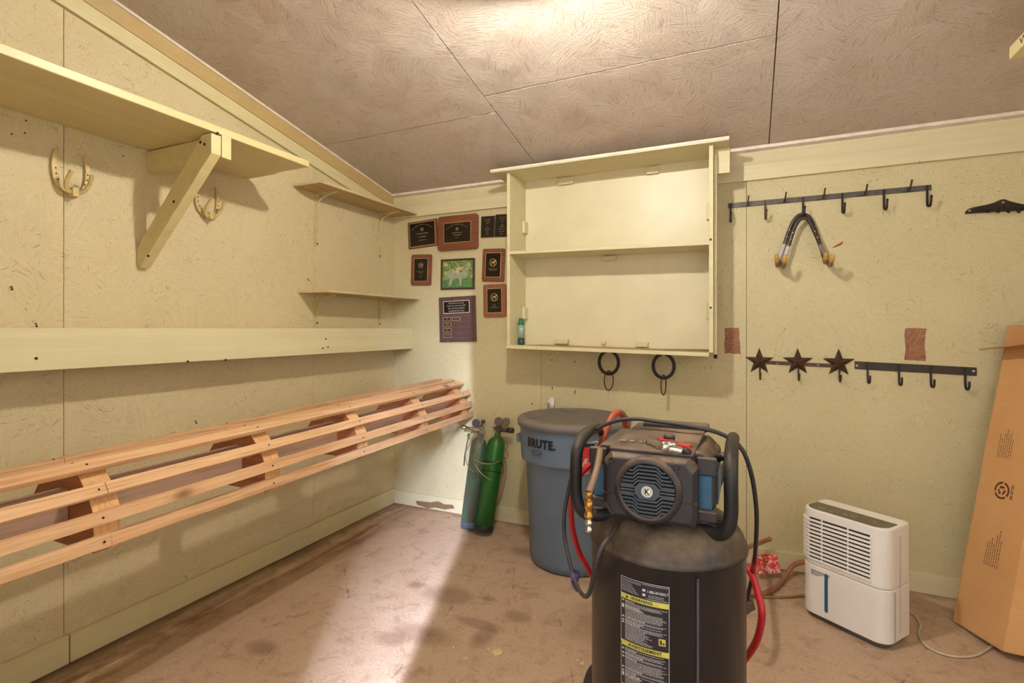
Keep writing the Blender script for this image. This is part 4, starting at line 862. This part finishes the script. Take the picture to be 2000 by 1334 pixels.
MB().obox(FL(1300, 860, .996), (.016, .004, 0), (-.004, .01, 0), (0, 0, .004)).obox(FL(1328, 870, .994), (.024, -.006, 0), (.002, .010, 0), (0, 0, .005)).build('red_body', plain('red_plastic', (176, 44, 36), .4), rt, bevel=.002)
MB().lathe([(.013, 0), (.014, .008), (.010, .014), (.001, .015)], FL(1307, 859, .996)).build('knob', M_tank, rt)
# whip hose with brass and steel coupler
wp = thing('coupler_hose', D(1155, 950, 1.24), 'short brown whip hose ending in brass and steel couplers left of the motor', 'hose')
MB().tube(catmull([D(1172, 880, 1.33), D(1168, 905, 1.27), D(1160, 935, 1.23), (D(1150, 962, 1.21))], 5), .0085, 12).build('hose', plain('brown_rubber', (112, 88, 66), .4, dust=(150, 124, 96), dustamt=.5), wp)
c0, c1 = D(1150, 960, 1.21), D(1150, 1036, 1.21); ax = (c1-c0); Ln = ax.length
MB().lathe([(.008, 0), (.0095, .002), (.0095, .012), (.007, .013), (.007, .020), (.0105, .021), (.0105, .038), (.0085, .040), (.0085, .052), (.0105, .053), (.0105, .06), (.007, .062)], c0, ax, 14).build('brass_fitting', M_brass, wp)
MB().lathe([(.006, .060), (.006, .068), (.009, .070), (.009, .076), (.0065, .077), (.0065, .083), (.009, .085), (.0095, .090), (.007, .095), (.001, .096)], c0, ax, 14).build('steel_tip', M_steel, wp)
# ================================================================= HOSES AND CORDS
M_red = plain('red_rubber', (178, 34, 40), .4, 0, .1, 60); M_org = plain('orange_rubber', (160, 76, 50), .5, 0, .12, 40); M_cord = plain('black_cord', (44, 40, 40), .5, 0, .3, 120, .1, .5, (110, 96, 84), .4)
M_tanr = plain('faded_brown_hose', (158, 104, 78), .55, 0, .12, 40); M_pale = plain('pale_cord', (196, 182, 158), .5)
rh = thing('red_hose', D(1480, 1200, 1.75), 'red rubber air hose looping out on both sides of the compressor tank', 'hose')
def run(par, m, r, pts, nm='hose', n=7): return MB().tube(catmull([D(x, y, d) for x, y, d in pts], n), r, 10).build(nm, m, par)
run(rh, M_red, .0095, [(1172, 892, 1.62), (1152, 908, 1.60), (1135, 925, 1.60), (1122, 950, 1.62), (1116, 985, 1.65), (1118, 1030, 1.66), (1130, 1075, 1.66), (1146, 1105, 1.66), (1166, 1140, 1.68), (1195, 1180, 1.72)])
run(rh, M_red, .0105, [(1415, 1065, 1.64), (1442, 1090, 1.60), (1468, 1122, 1.55), (1482, 1165, 1.52), (1488, 1200, 1.50), (1480, 1245, 1.52), (1462, 1278, 1.56), (1440, 1302, 1.62), (1405, 1325, 1.68)])
run(rh, M_red, .0095, [(1420, 1110, 1.66), (1438, 1140, 1.62), (1446, 1170, 1.62), (1449, 1200, 1.62), (1444, 1230, 1.64), (1425, 1262, 1.68)])
p = D(1458, 1185, 1.60); MB().obox(p, R_*.020+U_*.012, F_*.012, U_*.014-R_*.004).cyl(D(1446, 1178, 1.6), D(1440, 1183, 1.6), .012).cyl(D(1462, 1172, 1.6), D(1455, 1196, 1.6), .012).build('coupler', M_tar, rh, bevel=.002)
oh = thing('orange_hose', D(1200, 830, 1.62), 'faded orange hose looping up behind the compressor motor', 'hose')
run(oh, M_org, .0115, [(1162, 905, 1.58), (1172, 876, 1.60), (1180, 850, 1.62), (1190, 824, 1.64), (1200, 809, 1.66), (1211, 806, 1.70), (1219, 815, 1.74), (1225, 838, 1.78), (1230, 868, 1.80), (1236, 905, 1.80)])
dh = thing('brown_hose', FL(1520, 1140, .02), 'faded brown hose on the floor running behind the dehumidifier', 'hose')
q = [D(1425, 1083, 1.85), D(1450, 1072, 2.0), B(1482, 1061, .16), B(1503, 1053, .06)]
MB().tube(catmull(q, 7), .011, 10).ball(q[-1], .0125, 10).build('hose', M_tanr, dh)
q = [FL(1400, 1150, .13), FL(1446, 1153, .05), FL(1485, 1160, .02), FL(1512, 1150, .014), FL(1530, 1132, .014), P(1546, 1108, 'y', -.09), P(1560, 1100, 'y', -.08), P(1590, 1096, 'y', -.08)]
MB().tube(catmull(q, 7), .0115, 10).build('hose', M_tanr, dh)
q = [FL(1415, 1150, .007), FL(1480, 1164, .007), FL(1530, 1166, .007), FL(1600, 1160, .007)]
MB().tube(catmull(q, 7), .006, 8).build('thin_hose', plain('ochre_hose', (150, 116, 66), .5), dh)
kc = thing('black_air_line', D(1300, 830, 1.3), 'thin black rubber line arching over the compressor and tied on the left', 'hose')
run(kc, M_cord, .0058, [(1457, 1180, 1.60), (1464, 1150, 1.58), (1472, 1110, 1.54), (1477, 1050, 1.46), (1477, 990, 1.40), (1466, 920, 1.36), (1445, 872, 1.36), (1405, 846, 1.38), (1350, 833, 1.40), (1290, 824, 1.44), (1240, 818, 1.47), (1200, 823, 1.50), (1165, 838, 1.52), (1140, 862, 1.54), (1124, 900, 1.55), (1110, 960, 1.56), (1102, 1010, 1.55), (1103, 1050, 1.54), (1112, 1095, 1.50), (1122, 1130, 1.46), (1131, 1152, 1.42), (1142, 1165, 1.36), (1151, 1158, 1.30), (1158, 1130, 1.26), (1165, 1095, 1.24), (1176, 1068, 1.25), (1194, 1044, 1.28), (1206, 1024, 1.31)], 'line', 6)
M_tie = plain('purple_tie', (84, 78, 128), .6); p = D(1123, 1124, 1.47)
MB().lathe([(.012, -.012), (.0135, 0), (.012, .012)], p, (.15, 0, 1), 14, cap=False).tube([D(1117, 1134, 1.47), D(1120, 1146, 1.46), D(1127, 1154, 1.45), D(1131, 1148, 1.44)], .004, 8).build('cable_tie', M_tie, kc)
MB().cyl(D(1475, 1090, 1.52), D(1470, 1118, 1.55), .008).build('red_sleeve', M_red, kc)
# retail tags on the hose
def tagtex(name):
    tt = NT(name); v = tt.coord(); n = tt.noise(v, 45, 5, .75, 1.5); n2 = tt.noise(v, 16, 2)
    col = tt.mix(tt.ramp(n, .50, .56), lin((206, 40, 36)), lin((228, 206, 206))); return tt.out(col, .3)
M_tagm = tagtex('torn_red_tag')
tg1 = thing('hose_tag', D(1147, 905, 1.75), 'torn red and white retail tag on the hose before the trash can', 'tag', 'red retail tags on the hoses')
v = [D(1128, 866, 1.74), D(1161, 868, 1.72), D(1160, 905, 1.72), D(1150, 925, 1.72), D(1131, 930, 1.74)]
MB().prism(v, F_*.0012).build('card', M_tagm, tg1)
MB().prism([D(1134, 866, 1.735), D(1161, 867, 1.715), D(1161, 874, 1.715), D(1134, 873, 1.735)], -F_*.001).build('black_header', M_ink, tg1)
MB().prism([D(1132, 875, 1.735), D(1160, 876, 1.715), D(1160, 896, 1.715), D(1133, 894, 1.735)], -F_*.001).build('red_field', plain('tag_red', (206, 44, 40), .35), tg1)
MB().tube([D(1150, 866, 1.72), D(1165, 862, 1.69), D(1174, 868, 1.62)], .0012, 6).build('string', M_pvc, tg1)
tg2 = thing('hose_tag', FL(1498, 1105, .03), 'torn red and white retail tag lying by the wall beside the dehumidifier', 'tag', 'red retail tags on the hoses')
v = [FL(1479, 1082, .085), FL(1517, 1084, .10), FL(1526, 1118, .035), FL(1500, 1121, .03), FL(1478, 1122, .03)]
MB().prism(v, (0, .002, .001)).build('card', M_tagm, tg2)
MB().tube([v[0], D(1474, 1090, 1.53)], .0012, 6).build('string', M_pvc, tg2)
# ================================================================= DEHUMIDIFIER
A = FL(1562, 1185, .025); Bb = FL(1733, 1266, .025); u = (Bb-A); Wd = u.length; u.normalize(); rz = math.atan2(u.y, u.x)
Wd = .345; Dd = .20; Hd = .475
mid = A+u*(Wd/2)+Vector((-u.y, u.x, 0))*(Dd/2)
dm = thing('dehumidifier', (mid.x, mid.y, 0), 'white portable dehumidifier with louvered front and blue level window', 'dehumidifier', rz=rz)
M_wp = plain('white_casing', (236, 231, 227), .35, 0, .03, 8, .02); M_wp2 = plain('white_louver', (242, 238, 234), .35, 0, .03, 8, .02)
def plan(w, d, rf, rb, n=7):
    pts = []
    for (x, y, r, a0) in ((w/2, -d/2, rf, -90), (w/2, d/2, rb, 0), (-w/2, d/2, rb, 90), (-w/2, -d/2, rf, 180)):
        ccx, ccy = x-math.copysign(r, x), y-math.copysign(r, y)
        for k in range(n+1): a = math.radians(a0+90*k/n); pts.append((ccx+r*math.cos(a), ccy+r*math.sin(a)))
    return pts
def shell(w, d, rf, rb, za, zb_, nm, m, bev=.004): return MB().prism([(x, y, za) for x, y in plan(w, d, rf, rb)], (0, 0, zb_-za)).build(nm, m, dm, bevel=bev, local=True)
shell(Wd-.03, Dd-.03, .045, .02, .003, .024, 'base', plain('grey_base', (92, 84, 76), .6))
shell(Wd, Dd, .055, .03, .024, .235, 'bucket_front', M_wp); shell(Wd-.002, Dd-.002, .055, .03, .236, Hd, 'upper_casing', M_wp, .006)
# inset top with dark control panel
pp = plan(Wd-.022, Dd-.022, .046, .024)
MB().prism([(x, y, Hd-.001) for x, y in pp], (0, 0, .002)).build('top_cover', M_wp2, dm, local=True, bevel=.001)
pn = [(x, y) for x, y in plan(Wd-.034, Dd-.03, .042, .02) if y < -.0]; xs = sorted(pn)
cpn = [(x, y) for x, y in plan(Wd-.034, Dd-.03, .042, .02) if y < -.04]; cpn = [(Wd/2-.017-.002, -.018)]+[]
f_ = plan(Wd-.026, Dd-.020, .048, .02); fr_pts = [p for p in f_[-8:]]+[p for p in f_[:8]]
MB().prism([(x, y, Hd+.0012) for x, y in fr_pts[0:]]+[(fr_pts[-1][0], .012, Hd+.0012), (fr_pts[0][0], .012, Hd+.0012)], (0, 0, .0012)).build('control_panel', plain('olive_panel', (96, 84, 62), .25), dm, local=True)
mk = MB()
for x, y, l in ((-.10, -.055, .03), (-.06, -.06, .012), (-.035, -.055, .006), (-.01, -.05, .02), (.02, -.052, .014), (.03, -.04, .008), (.10, -.04, .006)): mk.box((x-l/2, y-.001, Hd+.0024), (x+l/2, y+.001, Hd+.0030))
mk.build('panel_marks', plain('panel_mark', (190, 184, 168), .5), dm, local=True)
pf = plan(Wd+.004, Dd+.004, .057, .03); lou = pf[-8:]+pf[:2]      # front line from left corner to start of right corner
lou = [p for p in pf[-8:]][1:]+[(Wd/2-.055, -Dd/2-.002)]
for k in range(11):
    z = .262+k*.0166
    MB().sweep([(x, y, z) for x, y in lou], (0, 0, 1), .008, .0088).build('louver', M_wp2, dm, local=True, bevel=.0012)
    MB().prism([(-Wd/2+.045, -Dd/2-.0006, z+.0046), (Wd/2-.062, -Dd/2-.0006, z+.0046), (Wd/2-.062, -Dd/2-.0006, z+.0120), (-Wd/2+.045, -Dd/2-.0006, z+.0120)], (0, .002, 0)).build('vent_slot', plain('slot_dark', (44, 38, 34), .8) if k == 0 else bpy.data.materials['slot_dark'], dm, local=True)
for x in (-.075, .03): MB().box((x-.002, -Dd/2-.005, .256), (x+.002, -Dd/2, .445)).build('louver_divider', M_wp2, dm, local=True)
MB().prism([(-.058+r*math.cos(a)*1, -Dd/2-.0012, zz+r*math.sin(a)) for zz, r, a in [(.06, .007, math.radians(d_)) for d_ in (180, 225, 270, 315, 360)]+[(.21, .007, math.radians(d_)) for d_ in (0, 45, 90, 135, 180)]], (0, .002, 0)).build('level_window', plain('blue_window', (30, 92, 140), .15, 0, .1, 40), dm, local=True)
mk = MB(); rnd = random.Random(5)
for r_ in range(4):
    x = -.122
    xe = -.122+(.075 if r_ < 2 else .05 if r_ == 2 else .03)
    while x < xe: l = rnd.uniform(.003, .008); mk.box((x, -Dd/2-.0008, .212-.006*r_), (x+l, -Dd/2+.001, .2145-.006*r_)); x += l+.0014
mk2 = mk.build('printed_note', M_ink, dm, local=True)
MB().box((Wd/2-.002, -.045, .03), (Wd/2+.0015, -.040, .225)).build('side_seam', plain('seam_grey', (170, 164, 158), .5), dm, local=True)
MB().box((Wd/2-.0015, .0, .05), (Wd/2+.0012, .002, Hd-.04)).build('side_seam', bpy.data.materials['seam_grey'], dm, local=True)
for q in [[(1760, 1188), (1775, 1195), (1790, 1205), (1798, 1222), (1795, 1240), (1810, 1262), (1840, 1277), (1875, 1283), (1905, 1280), (1928, 1268), (1945, 1255)]]:
    pts = [FL(x, y, .006) for x, y in q]; wc = thing('power_cord', pts[3], 'off-white power cord curving on the floor between dehumidifier and carton', 'cord'); MB().tube(catmull(pts, 7), .0048, 8).build('cord', M_pale, wc)
# ================================================================= CARDBOARD BOX
def cardboard(name, c0, c1):
    tt = NT(name); v = tt.coord((1, 1, 1)); n = tt.noise(v, 5, 4); fl_ = tt.noise(tt.coord((8, 8, 260)), 1, 1); col = tt.mix(tt.ramp(n, .3, .7), lin(c0), lin(c1))
    col = tt.mix(tt.math('MULTIPLY', tt.ramp(fl_, .45, .65), .12), col, tuple(x*.7 for x in lin(c0))); return tt.out(col, .75, 0, .25)
M_cb = cardboard('cardboard', (206, 156, 104), (214, 166, 114)); M_cb2 = cardboard('cardboard_inside', (188, 138, 90), (196, 146, 98)); M_cbe = plain('cardboard_edge', (206, 160, 112), .8)
A = FL(1861, 1213, .005); Bq = FL(1959, 1273, .03); Tp = P(1969, 636, 'y', -.045); e = (Tp-A); Hb = e.length; e.normalize()
ab = (Bq-A); bc = Vector((.16, -.025, .006))
bx = thing('cardboard_box', A, 'tall narrow open cardboard carton leaning in the right corner', 'box')
hb = Hb-.10; A1, B1 = A+e*hb, Bq+e*hb; th = .005; nin = ab.cross(e).normalized()
if nin.dot(bc) < 0: nin = -nin
def sheet(p, q, r, s, off, nm, m): MB().prism([p, q, r, s], off).build(nm, m, bx, bevel=.001)
sheet(A, Bq, B1, A1, nin*th, 'side_panel', M_cb)
n2 = bc.cross(e).normalized(); n2 = -n2 if n2.dot(A-Bq) < 0 else n2
sheet(Bq, Bq+bc, B1+bc, B1, n2*th, 'front_panel', M_cb)
sheet(A, A+bc, A1+bc+e*.10, A1+e*.10, -n2*th, 'back_panel', M_cb2)
sheet(A+bc, Bq+bc, B1+bc, A1+bc, -nin*th, 'side_panel', M_cb2)
sheet(A, Bq, Bq+bc, A+bc, e*.004, 'bottom_panel', M_cb2)
# outward flap, near level with the eye
f0, f1 = A1+e*.0, B1
tipA = P(1912, 684, 'y', A1.y-.03); dfl = tipA-A1
sheet(A1-ab*.0, B1, B1+dfl+Vector((0, 0, .012)), A1+dfl, Vector((0, 0, .005)), 'flap', M_cb2)
# printed text and recycling mark on the side panel
ub, ue = ab.normalized(), e
def onbox(px, py):   # point of the side panel seen at that place
    nn = ab.cross(e); d = ray(px, py); tt_ = (A-CAM).dot(nn)/d.dot(nn); return CAM+d*tt_
pr = MB(); nf = -nin*.0008; rnd = random.Random(11)
def boxlines(cx_, cy_, nlines, length, sp):
    c = onbox(cx_, cy_)+nf
    for i in range(nlines):
        yy_ = -length/2+rnd.uniform(0, .0); L2 = length*rnd.uniform(.55, 1)
        while yy_ < -length/2+L2:
            l = rnd.uniform(.006, .016); p = c+ub*(i-nlines/2)*sp
            pr.add([p+ub*(-.0014)+e*yy_, p+ub*.0014+e*yy_, p+ub*.0014+e*(yy_+l), p-ub*.0014+e*(yy_+l)], [(0, 1, 2, 3)]); yy_ += l+.003
M_bi = plain('box_ink', (84, 46, 26), .8)
for a_ in ((1967, 868, 7, .115, .0105), (1943, 1070, 7, .155, .0105)): pr = MB(); boxlines(*a_); pr.build('printed_text', M_bi, bx, fixn=False)
pr = MB(); c = onbox(1957, 958)+nf; N = 28
for r0, r1 in ((.036, .028),): pr.add([c+ub*(r*math.cos(2*math.pi*k/N))+e*(r*math.sin(2*math.pi*k/N)) for r in (r0, r1) for k in range(N)], [(k, (k+1) % N, N+(k+1) % N, N+k) for k in range(N) if k not in (6, 15, 24)])
for k in range(3):
    a = math.radians(90+120*k); p = c+ub*.013*math.cos(a)+e*.013*math.sin(a); tv = ub*(-math.sin(a))+e*math.cos(a); nv = ub*math.cos(a)+e*math.sin(a)
    pr.add([p-tv*.011-nv*.004, p+tv*.004-nv*.004, p+tv*.004-nv*.008, p+tv*.013, p+tv*.004+nv*.008, p+tv*.004+nv*.004, p-tv*.011+nv*.004], [tuple(range(7))])
for i in (0, 1):
    for j in range(3): p = c+ub*(.044+.007*i)+e*(-.028+.021*j); pr.add([p-ub*.0015, p+ub*.0015, p+ub*.0015+e*.017, p-ub*.0015+e*.017], [(0, 1, 2, 3)])
tag(pr.build('recycling_mark', bpy.data.materials['box_ink'], bx, fixn=False), 'round recycling emblem')
